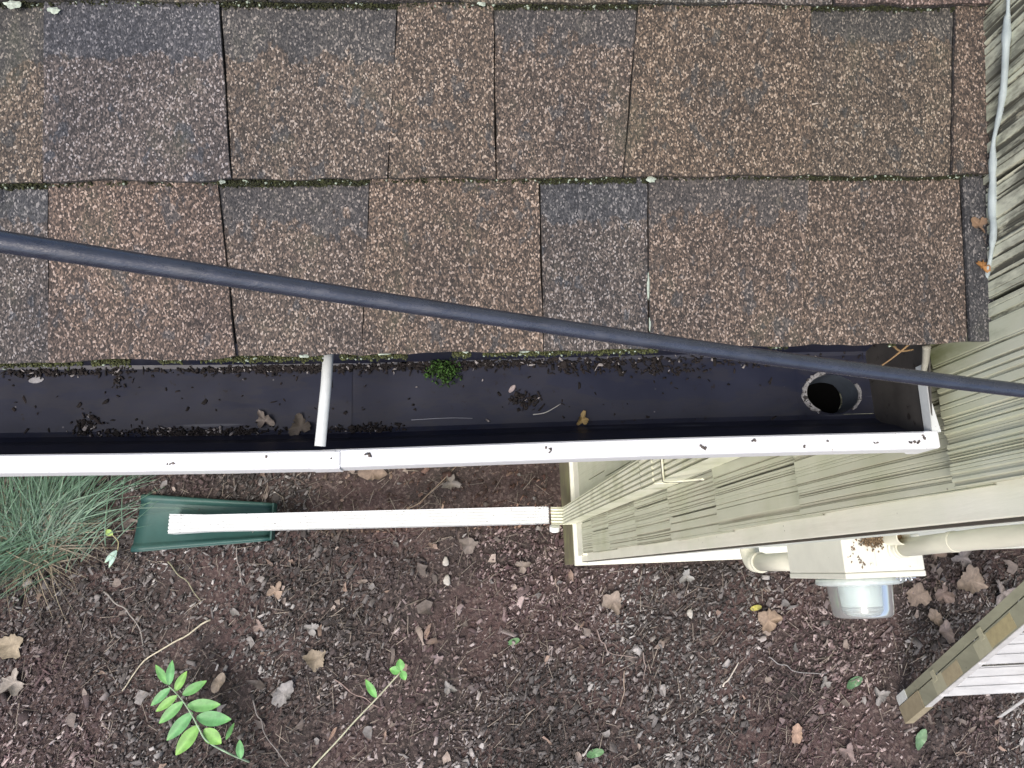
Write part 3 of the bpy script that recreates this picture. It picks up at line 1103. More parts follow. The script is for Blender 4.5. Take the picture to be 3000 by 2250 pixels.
obj('elbow', *tube(el, [.0345] * len(el), 28), M_PVC, c2, smooth=True)
obj('strap_line', *tube([(cx, cy, H - 2.752), (cx, cy, H - 2.762)], .0365, 28), M_PVC, c2)
stub = thing('conduit_stub', 'short open cream tube between the riser conduit and the wall', 'conduit', (1.10, .05, H - 2.0))
V, F = tube([(1.098, .046, H - 2.0), (1.098, .046, H - 1.93)], .020, 24, cap=False)
V2, F2 = tube([(1.098, .046, H - 2.0), (1.098, .046, H - 1.93)], .0165, 24, cap=False)
F2 = [tuple(reversed(f)) for f in F2]
top = [(24 + k, 24 + (k + 1) % 24, 72 + (k + 1) % 24, 72 + k) for k in range(24)]
V, F = join((V, F), (V2, F2))
obj('sleeve', V, F + top, M_PVC, stub, smooth=False)
obj('plug', *tube([(1.098, .046, H - 1.975), (1.098, .046, H - 1.965)], .0164, 24), M_RUST, stub)
# crumbly mud nest on the box top
npos = np.stack([rng.normal(1.050, .017, 380), np.clip(.055 - np.abs(rng.normal(.0, .014, 380)), .005, .054), H - 1.998 + np.abs(rng.normal(0, .003, 380))], 1)
nc = np.array([.19, .135, .08]) * rng.uniform(.5, 1.4, (380, 1))
v_, f_, c_ = crumbs(npos, rng.uniform(.0012, .0055, (380, 3)), rng.uniform(0, 6, 380), 1.0, nc)
obj('mud_nest', v_, f_, M_LITTER, None, attrs={'col': c_}, label='crumbly brown insect nest on top of the meter box', cat='nest')

# ------------------------------------------------------------------ stepladder
lad = thing('stepladder', 'folded olive stepladder with ribbed aluminium treads leaning to the wall', 'stepladder', (2.17, -.68, 0))
UL = Vector((0, .473, .881)).normalized()        # up along the rails
WL = Vector((0, -.881, .473)).normalized()       # across the rail, away from the wall
FOOT = Vector((1.95, -.635, -.01))


def rail_box(x0, x1, w0, w1, l0, l1):
    V = []
    for l in (l0, l1):
        for x, w in ((x0, w0), (x1, w0), (x1, w1), (x0, w1)):
            p = FOOT + UL * l + WL * w
            V.append((x, p.y, p.z))
    return V, [(0, 3, 2, 1), (4, 5, 6, 7), (0, 1, 5, 4), (1, 2, 6, 5), (2, 3, 7, 6), (3, 0, 4, 7)]


LL = 1.78
W0, W1, W2_, W3 = .0, .036, .043, .112            # rear rail, slit, front rail
fr = obj('front_rail', *join(rail_box(1.950, 1.953, W2_, W3, .0, LL), rail_box(1.953, 1.975, W3 - .003, W3, .0, LL), rail_box(1.953, 1.975, W2_, W2_ + .003, .0, LL)), M_FRP, lad)
obj('rear_rail', *join(rail_box(1.951, 1.954, W0, W1, .03, LL - .1), rail_box(1.954, 1.972, W0, W0 + .003, .03, LL - .1), rail_box(1.954, 1.972, W1 - .003, W1, .03, LL - .1)), M_FRP, lad)
obj('boot', *join(rail_box(1.9455, 1.9497, W2_ - .002, W3 + .004, -.005, .20), rail_box(1.9497, 1.985, W3 + .0005, W3 + .004, -.005, .20)), M_BOOT, lad, autos=.001)
obj('rear_boot', *rail_box(1.947, 1.9507, W0 - .003, W1 + .002, .0, .09), M_HANG, lad)
obj('front_rail', *join(rail_box(2.400, 2.403, W3 - .009, W3, .0, LL), rail_box(2.380, 2.400, W3 - .003, W3, .0, LL)), M_ALU, lad, label='right rail seen edge on')
obj('edge_trim', *rail_box(1.949, 1.978, W3 + .0002, W3 + .0030, .20, LL), M_ALU, fr)
for l0, l1, mm, nm, wa, wb in ((.33, .42, M_TAG3, 'sticker', .045, .110), (.42, .56, M_TAG2, 'sticker', .052, .108), (.70, .80, M_TAG3, 'sticker', .05, .110), (.80, .98, M_TAG, 'sticker', .05, .105), (1.1, 1.22, M_TAG3, 'sticker', .05, .1)):
    obj(nm, *rail_box(1.9486, 1.9498, wa, wb, l0, l1), mm, fr)
for l0 in (.345, .76, 1.20):
    obj('bracket', *rail_box(1.9465, 1.9497, .018, .062, l0, l0 + .030), M_TAG3, lad)
tread_d = .092
for k in range(5):
    l0 = .36 + .335 * k - .02
    base_p = FOOT + UL * l0 + WL * W3
    zt = base_p.z
    yf = base_p.y - .004
    yb = yf + tread_d + .012
    parts = []
    nrib = 3
    for r_ in range(nrib):
        ya = yf + (yb - yf) * r_ / nrib
        yb_ = yf + (yb - yf) * (r_ + .88) / nrib
        parts.append(box(1.9545, 2.399, ya, yb_, zt - .004, zt + .0022))
    parts.append(box(1.9545, 2.399, yf, yb, zt - .0065, zt - .0042))
    parts.append(box(1.9545, 2.399, yf - .003, yf - .0003, zt - .045, zt + .002))
    parts.append(box(1.9545, 2.399, yb + .0003, yb + .003, zt - .030, zt + .002))
    obj('tread', *join(*parts), M_ALU, lad)
p0 = FOOT + UL * .30 + WL * .09
obj('brace', *tube([(2.26, p0.y + .06, p0.z - .01), (2.398, p0.y - .035, p0.z - .13)], .0085, 8), M_ALU, lad)


# ------------------------------------------------------------------ leaves, twigs, litter
def leaf(cx, cy, cz, size, rot, col, name, label, kind='lobed', curl=.25, stretch=1.0, seed=1, cat='leaf', group=None, mat=None, pitch=0.0):
    r = np.random.default_rng(seed)
    n = 40
    th = np.linspace(0, 2 * math.pi, n, endpoint=False)
    if kind == 'lobed':
        rad = .74 + .07 * np.cos(5 * th) + .11 * np.cos(3 * th + seed) + .05 * np.cos(8 * th + 2 * seed) + .05 * r.normal(size=n)
        rad *= 1 - .12 * np.cos(th)
    elif kind == 'oak':
        rad = np.abs(1 / np.sqrt((np.cos(th)) ** 2 + (np.sin(th) / .55) ** 2)) * .9
        rad *= 1 + .08 * np.cos(9 * th) + .03 * r.normal(size=n)
    elif kind == 'torn':
        rad = .55 + .18 * np.cos(3 * th + seed) + .1 * np.cos(5 * th) + .06 * r.normal(size=n)
    else:
        rad = np.abs(1 / np.sqrt((np.cos(th)) ** 2 + (np.sin(th) / .45) ** 2)) * (1 + .02 * r.normal(size=n))
    V = [(0, 0, 0)]
    cs = [np.array(col)]
    p1, p2 = r.uniform(0, 6), r.uniform(0, 6)
    rings = (.3, .6, .85, 1.0)
    for q in rings:
        for t, rr in zip(th, rad):
            x, y = q * rr * math.cos(t) * stretch, q * rr * math.sin(t)
            z = curl * (q ** 2) * (.5 + .5 * math.cos(2 * t + p1)) * .6 + curl * .25 * math.sin(3 * t + p2) * q * q - .10 * abs(math.sin(t)) * q * (1 if kind != 'torn' else 0) + .1 * q
            V.append((x, y, z))
            vein = 1.0 + .18 * (math.cos(5 * t) > .93)
            cs.append(np.array(col) * (1.08 - .2 * q * q) * vein)
    V = np.array(V) * size * .5
    V[:, 2] += V[:, 0] * math.tan(pitch)
    c, s = math.cos(rot), math.sin(rot)
    x, y = V[:, 0] * c - V[:, 1] * s, V[:, 0] * s + V[:, 1] * c
    V = np.stack([x + cx, y + cy, V[:, 2]], 1)
    V[:, 2] += cz - V[:, 2].min()
    F = [(0, 1 + k, 1 + (k + 1) % n) for k in range(n)]
    for i in range(len(rings) - 1):
        for k in range(n):
            F.append((1 + i * n + k, 1 + (i + 1) * n + k, 1 + (i + 1) * n + (k + 1) % n, 1 + i * n + (k + 1) % n))
    return obj(name, V, F, mat or M_LEAF, None, smooth=True, attrs={'col': np.array(cs)}, label=label, cat=cat, group=group)


TAN, PINK, GREY, OR, PALE = (.33, .24, .165), (.36, .25, .21), (.27, .25, .24), (.44, .26, .14), (.46, .40, .36)
GL = 'dead leaves lying on the mulch'
leaves = [
    (-.964, -.199, .080, .5, PINK, 'torn', 'small pinkish dead leaf lying midway between the green seedling and splash block'),
    (-.085, .42, .125, .9, (.30, .26, .22), 'torn', 'large wedge shaped grey leaf on bare soil just below the gutter rim'),
    (-.456, .479, .15, -.1, (.36, .25, .18), 'oak', 'long tan leaf half hidden under the gutter rim'),
    (-.006, .127, .10, .2, (.24, .19, .16), 'lobed', 'flat brown leaf below the right end of the white extension pipe'),
    (.655, -.152, .125, 1.2, (.38, .29, .22), 'lobed', 'pale ragged leaf on mulch below the house corner'),
    (1.376, -.269, .135, -1.1, (.44, .30, .19), 'lobed', 'bright tan oak leaf standing out on dark mulch left of the meter dome'),
    (2.131, -.185, .14, .3, (.36, .26, .19), 'lobed', 'tan leaf right beside the meter box, uppermost left of the leaf cluster'),
    (2.192, -.292, .11, 2.1, (.38, .28, .20), 'oak', 'narrow tan leaf in the middle of the leaf cluster beside the meter'),
    (2.226, -.355, .12, 1.7, (.34, .25, .21), 'oak', 'lowest leaf of the cluster between meter dome and ladder'),
    (2.368, -.02, .14, .8, (.30, .26, .25), 'torn', 'greyish curled leaf close below the pale side wall'),
    (2.399, -.13, .17, -.4, (.42, .31, .22), 'lobed', 'biggest pale tan leaf right of the leaf cluster'),
    (2.532, -.19, .16, .4, (.40, .34, .32), 'torn', 'pale grey pink leaf touching the upper edge of the ladder rail'),
    (1.456, -.765, .10, 1.4, (.50, .30, .19), 'oak', 'orange tan leaf near the bottom edge below the ladder foot'),
    (1.68, -.854, .12, .2, (.33, .23, .21), 'torn', 'dull pink leaf at the very bottom edge'),
    (-.846, -.489, .14, .95, (.36, .34, .33), 'oak', 'long pale grey leaf on dark mulch between the two green seedlings'),
    (-.725, -.218, .09, .3, (.38, .36, .34), 'torn', 'pale grey leaf scrap left of centre in the mulch'),
    (-.702, -.346, .12, .7, (.36, .28, .18), 'lobed', 'yellowish crumpled leaf above the long grey leaf'),
    (-1.131, -.43, .10, 1.0, (.50, .38, .26), 'plain', 'narrow bright tan leaf right beside the green compound leaf'),
    (-.891, -.046, .11, -.2, (.46, .32, .22), 'torn', 'curled orange tan leaf in the mulch below the splash block'),
    (-.112, -.495, .085, .9, (.35, .33, .31), 'torn', 'grey leaf scrap right of the two leaved seedling'),
    (-.161, -.369, .07, 1.5, (.37, .27, .27), 'torn', 'tiny pink leaf scrap above right of the two leaved seedling'),
    (-2.033, -.233, .14, .4, (.46, .36, .22), 'lobed', 'yellow tan leaf at the left edge above the compound leaf'),
    (-2.008, -.39, .16, 1.3, (.42, .36, .30), 'torn', 'pale crumpled leaf in the lower left corner'),
    (1.856, -.618, .11, .6, (.34, .32, .31), 'torn', 'grey leaf scrap left of the ladder boot'),
    (1.614, -.555, .08, .1, (.30, .28, .26), 'torn', 'small grey leaf scrap in the dark patch below the meter dome'),
    (2.243, .007, .12, .8, (.34, .24, .18), 'torn', 'brown leaf against the side wall just right of the meter box'),
    (2.243, -.184, .11, 2.6, (.32, .22, .18), 'lobed', 'dark tan leaf overlapped by the cluster beside the meter'),
    (1.012, -.057, .10, 1.1, (.42, .42, .40), 'torn', 'pale grey leaf beneath the conduit elbow'),
    (.24, .02, .10, .3, (.33, .26, .21), 'torn', 'brown leaf scrap below the bottom elbow of the downspout'),
]
for i, (x, y, s, ro, c, kd, lb) in enumerate(leaves):
    z = float(ground_z(np.array(x), np.array(y)))
    gm = sum(c) / 3
    c = tuple(.64 * (.78 * v + .22 * gm) + .015 for v in c)
    leaf(x, y, z + .016, s, ro, c, 'dead_leaf', lb, kd, curl=.22 + .15 * (i % 3), seed=i + 3, group=GL, pitch=.12 * math.sin(i * 2.3))
for x, y, s, ro, c, lb in ((2.018, -.812, .10, 1.0, (.14, .24, .13), 'dull green leaf at the bottom edge below the ladder'),
                           (1.75, -.56, .09, .5, (.10, .20, .10), 'small dark green leaf left of the ladder boot'),
                           (-2.005, .268, .10, .55, (.50, .62, .05), 'bright yellow green leaf caught in the ornamental grass'),
                           (1.324, -.21, .055, .2, (.50, .46, .12), 'small yellow leaf beside the bright tan oak leaf'),
                           (.186, -.313, .06, .3, (.13, .26, .11), 'tiny green leaf alone in the middle of the mulch'),
                           (-1.19, .52, .07, .2, (.16, .30, .20), 'small green leaf below the gutter rim above the splash block'),
                           (.53, -.80, .08, .2, (.10, .22, .09), 'green leaf scrap at the bottom edge in the middle')):
    z = float(ground_z(np.array(x), np.array(y)))
    leaf(x, y, z + .012, s, ro, c, 'green_leaf', lb, 'plain', curl=.2, seed=int(s * 900), mat=M_GREENLEAF)

# litter in the gutter and on the roof
GI = 'bits of litter caught in the gutter'
FL = H - .7445
leaf(-.1968, .1514, FL, .024, -.6, (.22, .19, .17), 'maple_leaf', 'small curled brown leaf standing on the gutter floor left of the hanger', 'torn', .7, 1.3, 5, group=GI)
leaf(-.1620, .1440, FL, .030, .6, (.14, .12, .10), 'maple_leaf', 'darker folded leaf lying against the white hanger tube', 'torn', .6, 1.3, 9, group=GI)
leaf(-.4163, .1979, FL, .014, .1, (.34, .34, .36), 'seed', 'pale oval seed on the gutter floor near the left edge', 'plain', .1, 1, 3, cat='seed', group=GI)
leaf(.1142, .1436, FL, .018, 1.3, (.34, .25, .11), 'crumpled_leaf', 'crumpled ochre leaf bit near the gutter middle', 'torn', .8, 1.2, 12, group=GI)
leaf(.0453, .1769, FL, .010, .9, (.42, .36, .36), 'seed', 'tiny pinkish seed husk above the dark crumbs in the gutter', 'plain', .5, 1, 3, cat='seed', group=GI)


def straw(name, pts, r, col, label, cat, group=None, wob=0.0):
    P = smooth_path(pts, 6)
    P = [p + Vector((wob * float(noise1(i * .4, 31, 1)), wob * float(noise1(i * .4, 32, 1)), 0)) for i, p in enumerate(P)]
    V, F = tube(P, [r * (1 - .45 * i / len(P)) for i in range(len(P))], 7)
    return obj(name, V, F, M_LEAF, None, smooth=True, attrs={'col': np.tile(np.array(col), (len(V), 1))}, label=label, cat=cat, group=group)


straw('pine_needle', [(.0650, .1500, FL + .001), (.0780, .1520, FL + .001), (.0930, .1600, FL + .0015)], .0006, (.5, .5, .48), 'pale pine needle lying slantwise on the gutter floor', 'pine needle')
straw('pine_needle', [(-.055, .1480, FL + .001), (-.02, .1490, FL + .001), (.005, .1480, FL + .001)], .0004, (.3, .32, .38), 'thin grey needle lying lengthwise on the gutter floor', 'pine needle')
for dx, a in ((0, -.9), (.006, -.5), (-.004, -1.3)):
    pass
straw('dry_sprig', [(.384, .178, H - .618), (.373, .1685, H - .63), (.362, .161, H - .64)], .0010, (.24, .15, .07), 'orange dry sprig poking out under the shingle edge above the outlet', 'sprig', 'dry bits under the shingle edge')
straw('dry_sprig', [(.370, .178, H - .620), (.378, .1735, H - .624), (.390, .1745, H - .624)], .0012, (.20, .13, .06), 'shorter brown sprig crossing the orange one under the shingle edge', 'sprig', 'dry bits under the shingle edge')
straw('twig_stub', [(.400, .176, H - .62), (.406, .166, H - .635), (.4085, .150, H - .65)], .0036, (.30, .29, .24), 'thick pale twig stub at the end cap beneath the shingles', 'twig')
p = roofpt(.4387, .0633, .008)
leaf(p[0], p[1], p[2], .018, .2, (.30, .15, .05), 'orange_leaf', 'small orange brown leaf on the slate tab beside the wall', 'torn', .5, 1, 4)
p = roofpt(.4355, .098, .008)
leaf(p[0], p[1], p[2], .020, 1.2, (.20, .13, .08), 'brown_leaf', 'weathered brown leaf on the slate tab beside the caulk strip', 'torn', .5, 1.2, 8)
for x, s, lb, ro in ((.2931, .1998, 'thin pale wood chip on the upper shingles', .1), (.4418, .1882, 'thin pale chip on the upper shingles close to the wall', 1.0)):
    p = roofpt(x, s, .006)
    straw('wood_chip', [(p[0] - .005 * math.cos(ro), p[1] - .005 * math.sin(ro), p[2]), (p[0] + .005 * math.cos(ro), p[1] + .005 * math.sin(ro), p[2] + .002)], .0011, (.42, .36, .3), lb, 'chip', 'pale chips on the shingles')

# twigs on the ground
GT = 'thin twigs lying on the mulch'
twigs = [([(-1.178, -.16), (-1.32, -.245), (-1.46, -.328), (-1.547, -.445)], .0042, (.55, .50, .38), 'long pale straw stem left of the compound leaf'),
         ([(-1.66, -.019), (-1.57, -.09), (-1.501, -.166), (-1.47, -.262)], .0042, (.25, .23, .21), 'grey bent twig left of the pale straw stem'),
         ([(-.976, -.508), (-.94, -.59), (-.902, -.676), (-.813, -.788)], .0036, (.22, .20, .19), 'dark twig running to the bottom edge right of the compound leaf'),
         ([(-1.383, .103), (-1.30, .02), (-1.222, -.081)], .0034, (.26, .25, .17), 'olive twig just below the splash block'),
         ([(-1.075, .161), (-1.06, .07), (-1.041, -.019)], .0028, (.27, .24, .22), 'short grey twig below the right end of the splash block'),
         ([(-.30, .29), (-.20, .36), (-.05, .50)], .0035, (.30, .23, .17), 'brown stem crossing the bare soil beside the wedge shaped leaf'),
         ([(1.135, -.55), (1.18, -.50), (1.221, -.45)], .0042, (.55, .50, .44), 'short bright splinter in the lower middle of the mulch'),
         ([(.393, -.041), (.40, -.08), (.411, -.114)], .0028, (.30, .24, .2), 'tiny twig below the house corner'),
         ([(.573, -.275), (.60, -.34), (.64, -.389), (.752, -.404)], .003, (.28, .22, .2), 'hooked thin twig right of centre'),
         ([(1.359, -.43), (1.43, -.47), (1.502, -.507), (1.622, -.513)], .003, (.25, .24, .24), 'grey twig in the dark patch below the bright tan leaf'),
         ([(.476, -.809), (.49, -.79), (.515, -.764)], .004, (.5, .47, .44), 'short pale splinter at the bottom edge'),
         ([(.688, -.461), (.68, -.54), (.661, -.617)], .003, (.32, .25, .2), 'straight brown twig right of the tiny green leaf'),
         ([(.78, -.385), (.785, -.44), (.776, -.504)], .003, (.25, .2, .18), 'darker straight twig next to the brown one'),
         ([(-.62, -.44), (-.50, -.52), (-.42, -.57)], .003, (.30, .22, .2), 'reddish twig above the two leaved seedling')]
for pts, r_, c, lb in twigs:
    P = [(x, y, float(ground_z(np.array(x), np.array(y))) + .018 + .004 * (i % 2)) for i, (x, y) in enumerate(pts)]
    straw('twig', P, r_, c, lb, 'twig', GT, .006)
GS = 'small white stones on the mulch'
for i, (x, y, s, lb) in enumerate(((-.117, .055, .030, 'oval white stone below the extension pipe'), (-.113, -.029, .034, 'cream stone under the oval white stone'), (1.014, -.223, .030, 'small white stone left of the bright tan leaf'))):
    z = float(ground_z(np.array(x), np.array(y)))
    V, F = [], []
    for a in range(7):
        ph = -math.pi / 2 + math.pi * a / 6
        for b_ in range(10):
            w = 2 * math.pi * b_ / 10
            k = 1 + .15 * math.sin(3 * w + i + a)
            V.append((x + s * .5 * k * math.cos(ph) * math.cos(w), y + s * .75 * k * math.cos(ph) * math.sin(w), z + .016 + s * .3 * math.sin(ph)))
    for a in range(6):
        for b_ in range(10):
            F.append((a * 10 + b_, a * 10 + (b_ + 1) % 10, (a + 1) * 10 + (b_ + 1) % 10, (a + 1) * 10 + b_))
    obj('pebble', V, F, M_LEAF, None, smooth=True, attrs={'col': np.tile(np.array((.46, .44, .40)), (len(V), 1))}, label=lb, cat='stone', group=GS)

# ------------------------------------------------------------------ plants


def leaflet(base, tip, width, z0, z1, col, fold=.25, droop=.15):
    b_, t_ = Vector((*base, z0)), Vector((*tip, z1))
    ax = t_ - b_
    L_ = ax.length
    side = Vector((-ax.y, ax.x, 0)).normalized()
    V, F, Cc = [], [], []
    n = 9
    for i in range(n + 1):
        t = i / n
        w = width * .5 * (math.sin(math.pi * min(1, t * .96 + .03)) ** .75) * (1.08 - .25 * t)
        c = b_ + ax * t - Vector((0, 0, droop * L_ * t * t * .6))
        for k in (-1, -.5, 0, .5, 1):
            z = fold * w * abs(k)
            V.append(tuple(c + side * w * k + Vector((0, 0, z))))
            sh = 1.0 if k else 1.25
            Cc.append(np.array(col) * (sh + .25 * (t > .8) * np.array([1, .6, 0]) if True else 1))
    for i in range(n):
        for k in range(4):
            F.append((i * 5 + k, i * 5 + k + 1, (i + 1) * 5 + k + 1, (i + 1) * 5 + k))
    return V, F, np.array(Cc)


seed = thing('seedling', 'bright green compound leaf seedling with paired oval leaflets', 'seedling', (-1.0, -.74, 0), 'young green seedlings in the mulch')
stem = [(-1.276, -.409, .20), (-1.217, -.46, .215), (-1.173, -.516, .22), (-1.138, -.577, .215), (-1.107, -.631, .20), (-1.036, -.693, .14), (-1.0, -.735, .06), (-.985, -.76, .0)]
V, F = tube(smooth_path(stem, 5), [.0018 + .0035 * i / 36 for i in range(36)], 8)
obj('stem', V, F, M_GREENLEAF, seed, smooth=True, attrs={'col': np.tile(np.array((.30, .42, .28)), (len(V), 1))})
LF = [((-1.277, -.403), (-1.338, -.325), .033), ((-1.273, -.406), (-1.267, -.309), .035), ((-1.247, -.432), (-1.204, -.355), .035), ((-1.216, -.448), (-1.123, -.398), .040),
      ((-1.269, -.419), (-1.349, -.487), .035), ((-1.239, -.45), (-1.328, -.511), .035), ((-1.213, -.475), (-1.31, -.557), .043), ((-1.172, -.519), (-1.271, -.623), .052),
      ((-1.144, -.57), (-1.23, -.68), .058), ((-1.193, -.491), (-1.061, -.494), .052), ((-1.153, -.538), (-1.017, -.556), .060), ((-1.119, -.586), (-1.053, -.648), .060),
      ((-1.053, -.645), (-1.025, -.582), .020), ((-.988, -.721), (-.997, -.648), .034)]
for i, (a, c, w) in enumerate(LF):
    z = .20 if i < 12 else .12
    g = [(.13, .33, .10), (.11, .31, .11), (.17, .37, .08)][i % 3]
    v_, f_, c_ = leaflet(a, c, w * 1.05, z, z + .01 * math.sin(i), g)
    obj('leaflet', v_, f_, M_GREENLEAF, seed, smooth=True, attrs={'col': c_})
sd2 = thing('seedling', 'thin pale stemmed seedling with only two green leaves', 'seedling', (-.69, -.776, 0), 'young green seedlings in the mulch')
V, F = tube(smooth_path([(-.72, -.81, .0), (-.692, -.776, .03), (-.59, -.676, .08), (-.515, -.599, .10), (-.424, -.513, .12), (-.318, -.407, .13)], 5), .0036, 8)
obj('stem', V, F, M_GREENLEAF, sd2, smooth=True, attrs={'col': np.tile(np.array((.42, .42, .30)), (len(V), 1))})
for a, c, w in (((-.422, -.505), (-.468, -.431), .034), ((-.318, -.403), (-.365, -.392), .038), ((-.316, -.401), (-.321, -.352), .040), ((-.313, -.401), (-.296, -.440), .034)):
    v_, f_, c_ = leaflet(a, c, w, .13, .135, (.13, .36, .09))
    obj('leaf', v_, f_, M_GREENLEAF, sd2, smooth=True, attrs={'col': c_})
sd3 = thing('seedling', 'tiny sprig with pale blue green leaves left of the splash block', 'seedling', (-1.605, .19, 0), 'young green seedlings in the mulch')
V, F = tube(smooth_path([(-1.630, .236, .05), (-1.60, .20, .04), (-1.598, .155, .045)], 5), .0022, 7)
obj('stem', V, F, M_GREENLEAF, sd3, smooth=True, attrs={'col': np.tile(np.array((.4, .36, .2)), (len(V), 1))})
for a, c, w, g in (((-1.598, .160), (-1.650, .108), .024, (.30, .45, .38)), ((-1.598, .158), (-1.630, .085), .022, (.32, .46, .40)), ((-1.622, .232), (-1.66, .252), .030, (.35, .50, .14))):
    v_, f_, c_ = leaflet(a, c, w, .05, .05, g)
    obj('leaf', v_, f_, M_GREENLEAF, sd3, smooth=True, attrs={'col': c_})

# ornamental grass: arching blades from one crown
gr = thing('ornamental_grass', 'blue green ornamental grass clump with arching blades at the left edge', 'grass clump', (-1.93, .26, 0))


def blades(n, name, colf, seed, lens, dirs, spread=.09):
    r = np.random.default_rng(seed)
    V, F, Cc = [], [], []
    for i in range(n):
        mu, sg = dirs[r.choice(len(dirs), p=[d[2] for d in dirs])][:2]
        w = r.normal(mu, sg)
        L_ = r.uniform(*lens)
        b_ = np.array([-1.95 + r.normal(0, spread), .225 + r.normal(0, spread * .6), .0])
        d = np.array([math.cos(w), math.sin(w)])
        rise = r.uniform(.30, .75)
        wd = r.uniform(.0016, .0034)
        side = np.array([-d[1], d[0]])
        bend = r.normal(0, .12)
        c = colf(r)
        st = len(V)
        m_ = 7
        for k in range(m_ + 1):
            t = k / m_
            hor = L_ * (t ** 1.25)
            z = L_ * rise * (t * .95 - .95 * t ** 2.1) + .02
            off = side * bend * L_ * t * t
            p = b_[:2] + d * hor + off
            hw = wd * (1 - .8 * t)
            V.append((p[0] - side[0] * hw, p[1] - side[1] * hw, z))
            V.append((p[0] + side[0] * hw, p[1] + side[1] * hw, z + .001))
            Cc += [c * (.75 + .4 * t)] * 2
        for k in range(m_):
            a = st + 2 * k
            F.append((a, a + 1, a + 3, a + 2))
    o = obj(name, V, F, M_GREENLEAF, gr, smooth=True, attrs={'col': np.array(Cc)})
    return o


R_ = math.radians
D_ = [(R_(42), R_(7), .11), (R_(75), R_(12), .26), (R_(112), R_(18), .27), (R_(160), R_(14), .03), (R_(209), R_(10), .30), (R_(14), R_(8), .03)]
blades(820, 'blades', lambda r: np.array([.085, .16, .10]) * r.uniform(.6, 1.5) + np.array([.02, .03, .03]) * r.uniform(0, 1), 3, (.18, .50), D_)
blades(520, 'dry_blades', lambda r: np.array([.22, .185, .125]) * r.uniform(.5, 1.2), 4, (.08, .34), [(R_(90), R_(110), 1.0)], .07)

# ------------------------------------------------------------------ mulch and leaf litter
N = 95000
px = rng.uniform(-2.7, 3.3, N)
py = rng.uniform(-1.5, .78, N)
keep = (py < .0) | (px < XB - .02)
px, py = px[keep], py[keep]
# bare patch of soil under the eave
bare = (py > .30) & (px > -.75) & (rng.uniform(size=len(px)) < .86)
px, py = px[~bare], py[~bare]
worn = (noise2(px, py, 41, 1.9) + .4 * noise2(px, py, 42, 6.0) > .38) & (rng.uniform(size=len(px)) < .6)
px, py = px[~worn], py[~worn]
n = len(px)
patch = noise2(px, py, 21, 1.7) + .5 * noise2(px, py, 22, 5.0)
pale = .24 * noise2(px, py, 24, 2.6) + .18 * noise2(px, py, 25, 8.0)
tone = np.clip(rng.uniform(size=n) + pale, 0, 1)
red = np.clip(.38 + patch * 1.2, 0, 1)[:, None]
dark = np.array([.040, .033, .031]) * (1 - red) + np.array([.070, .038, .040]) * red
mid = np.array([.105, .094, .090]) * (1 - red) + np.array([.14, .094, .092]) * red
lite = np.array([.24, .225, .215]) * (1 - red) + np.array([.28, .21, .20]) * red
col = np.where((tone < .52)[:, None], dark, np.where((tone < .91)[:, None], mid, lite))
col *= rng.uniform(.7, 1.35, (n, 1)) * (1.08 + .42 * noise2(px, py, 23, 2.2))[:, None]
brn = ((py > .2) & (px > -.7))[:, None]
col = .76 * col + .24 * col.mean(1, keepdims=True)
col *= 1.28
col = np.where(brn, col * np.array([.95, .78, .62]), col)
ln = rng.gamma(1.5, .0066, n) + .0045
sz = np.stack([ln, ln * rng.uniform(.12, .6, n), rng.uniform(.0015, .005, n)], 1)
ang = np.where(rng.uniform(size=n) < .65, rng.normal(.85, .38, n), rng.uniform(0, math.pi, n))
pz = ground_z(px, py) + rng.uniform(.0, .013, n)
v_, f_, c_ = crumbs(np.stack([px, py, pz], 1), sz, ang, .35, col)
obj('mulch_litter', v_, f_, M_LITTER, None, attrs={'col': c_}, label='shredded bark mulch and leaf scraps covering the bed', kind='stuff')
# fine straws and needles
n = 2600
px, py = rng.uniform(-2.6, 3.0, n), rng.uniform(-1.4, .78, n)
keep = (py < .0) | (px < XB - .02)
px, py = px[keep], py[keep]
n = len(px)
c = np.array([.25, .215, .18]) * rng.uniform(.4, 1.5, (n, 1))
sz = np.stack([rng.uniform(.03, .10, n), rng.uniform(.0012, .0028, n), np.full(n, .0018)], 1)
v_, f_, c_ = crumbs(np.stack([px, py, ground_z(px, py) + .013], 1), sz, rng.normal(.9, .8, n), .12, c, jit=.12)
obj('needle_litter', v_, f_, M_LITTER, None, attrs={'col': c_}, label='fine dry needles and straws strewn over the mulch', kind='stuff')
# curled leaf scraps, uncounted
V, F, Cc = [], [], []
for i in range(620):
    x, y = rng.uniform(-2.6, 3.1), rng.uniform(-1.4, .7)
    if y > 0 and x > XB - .05:
        continue
    s = min(.05, .008 + rng.gamma(1.8, .007))
    asp = rng.uniform(.3, .9)
    z = float(ground_z(np.array(x), np.array(y))) + .014
    w0 = rng.uniform(0, 6)
    st = len(V)
    m_ = 7
    c = np.array([[.40, .33, .29], [.33, .31, .30], [.36, .26, .21], [.24, .20, .18]][rng.integers(4)]) * rng.uniform(.35, .85)
    V.append((x, y, z)); Cc.append(c)
    ca, sa = math.cos(w0), math.sin(w0)
    for k in range(m_):
        w = w0 + 2 * math.pi * k / m_
        r_ = s * rng.uniform(.5, 1.1)
        r_ *= rng.choice([.55, 1.0, 1.2])
        lx, ly = r_ * math.cos(w), asp * r_ * math.sin(w)
        V.append((x + lx * ca - ly * sa, y + lx * sa + ly * ca, z + s * rng.uniform(-.25, .6)))
        Cc.append(c * rng.uniform(.8, 1.1))
    F += [(st, st + 1 + k, st + 1 + (k + 1) % m_) for k in range(m_)]
obj('leaf_litter', np.array(V), F, M_LEAF, None, smooth=True, attrs={'col': np.array(Cc)}, label='small curled leaf scraps scattered over the mulch', kind='stuff')

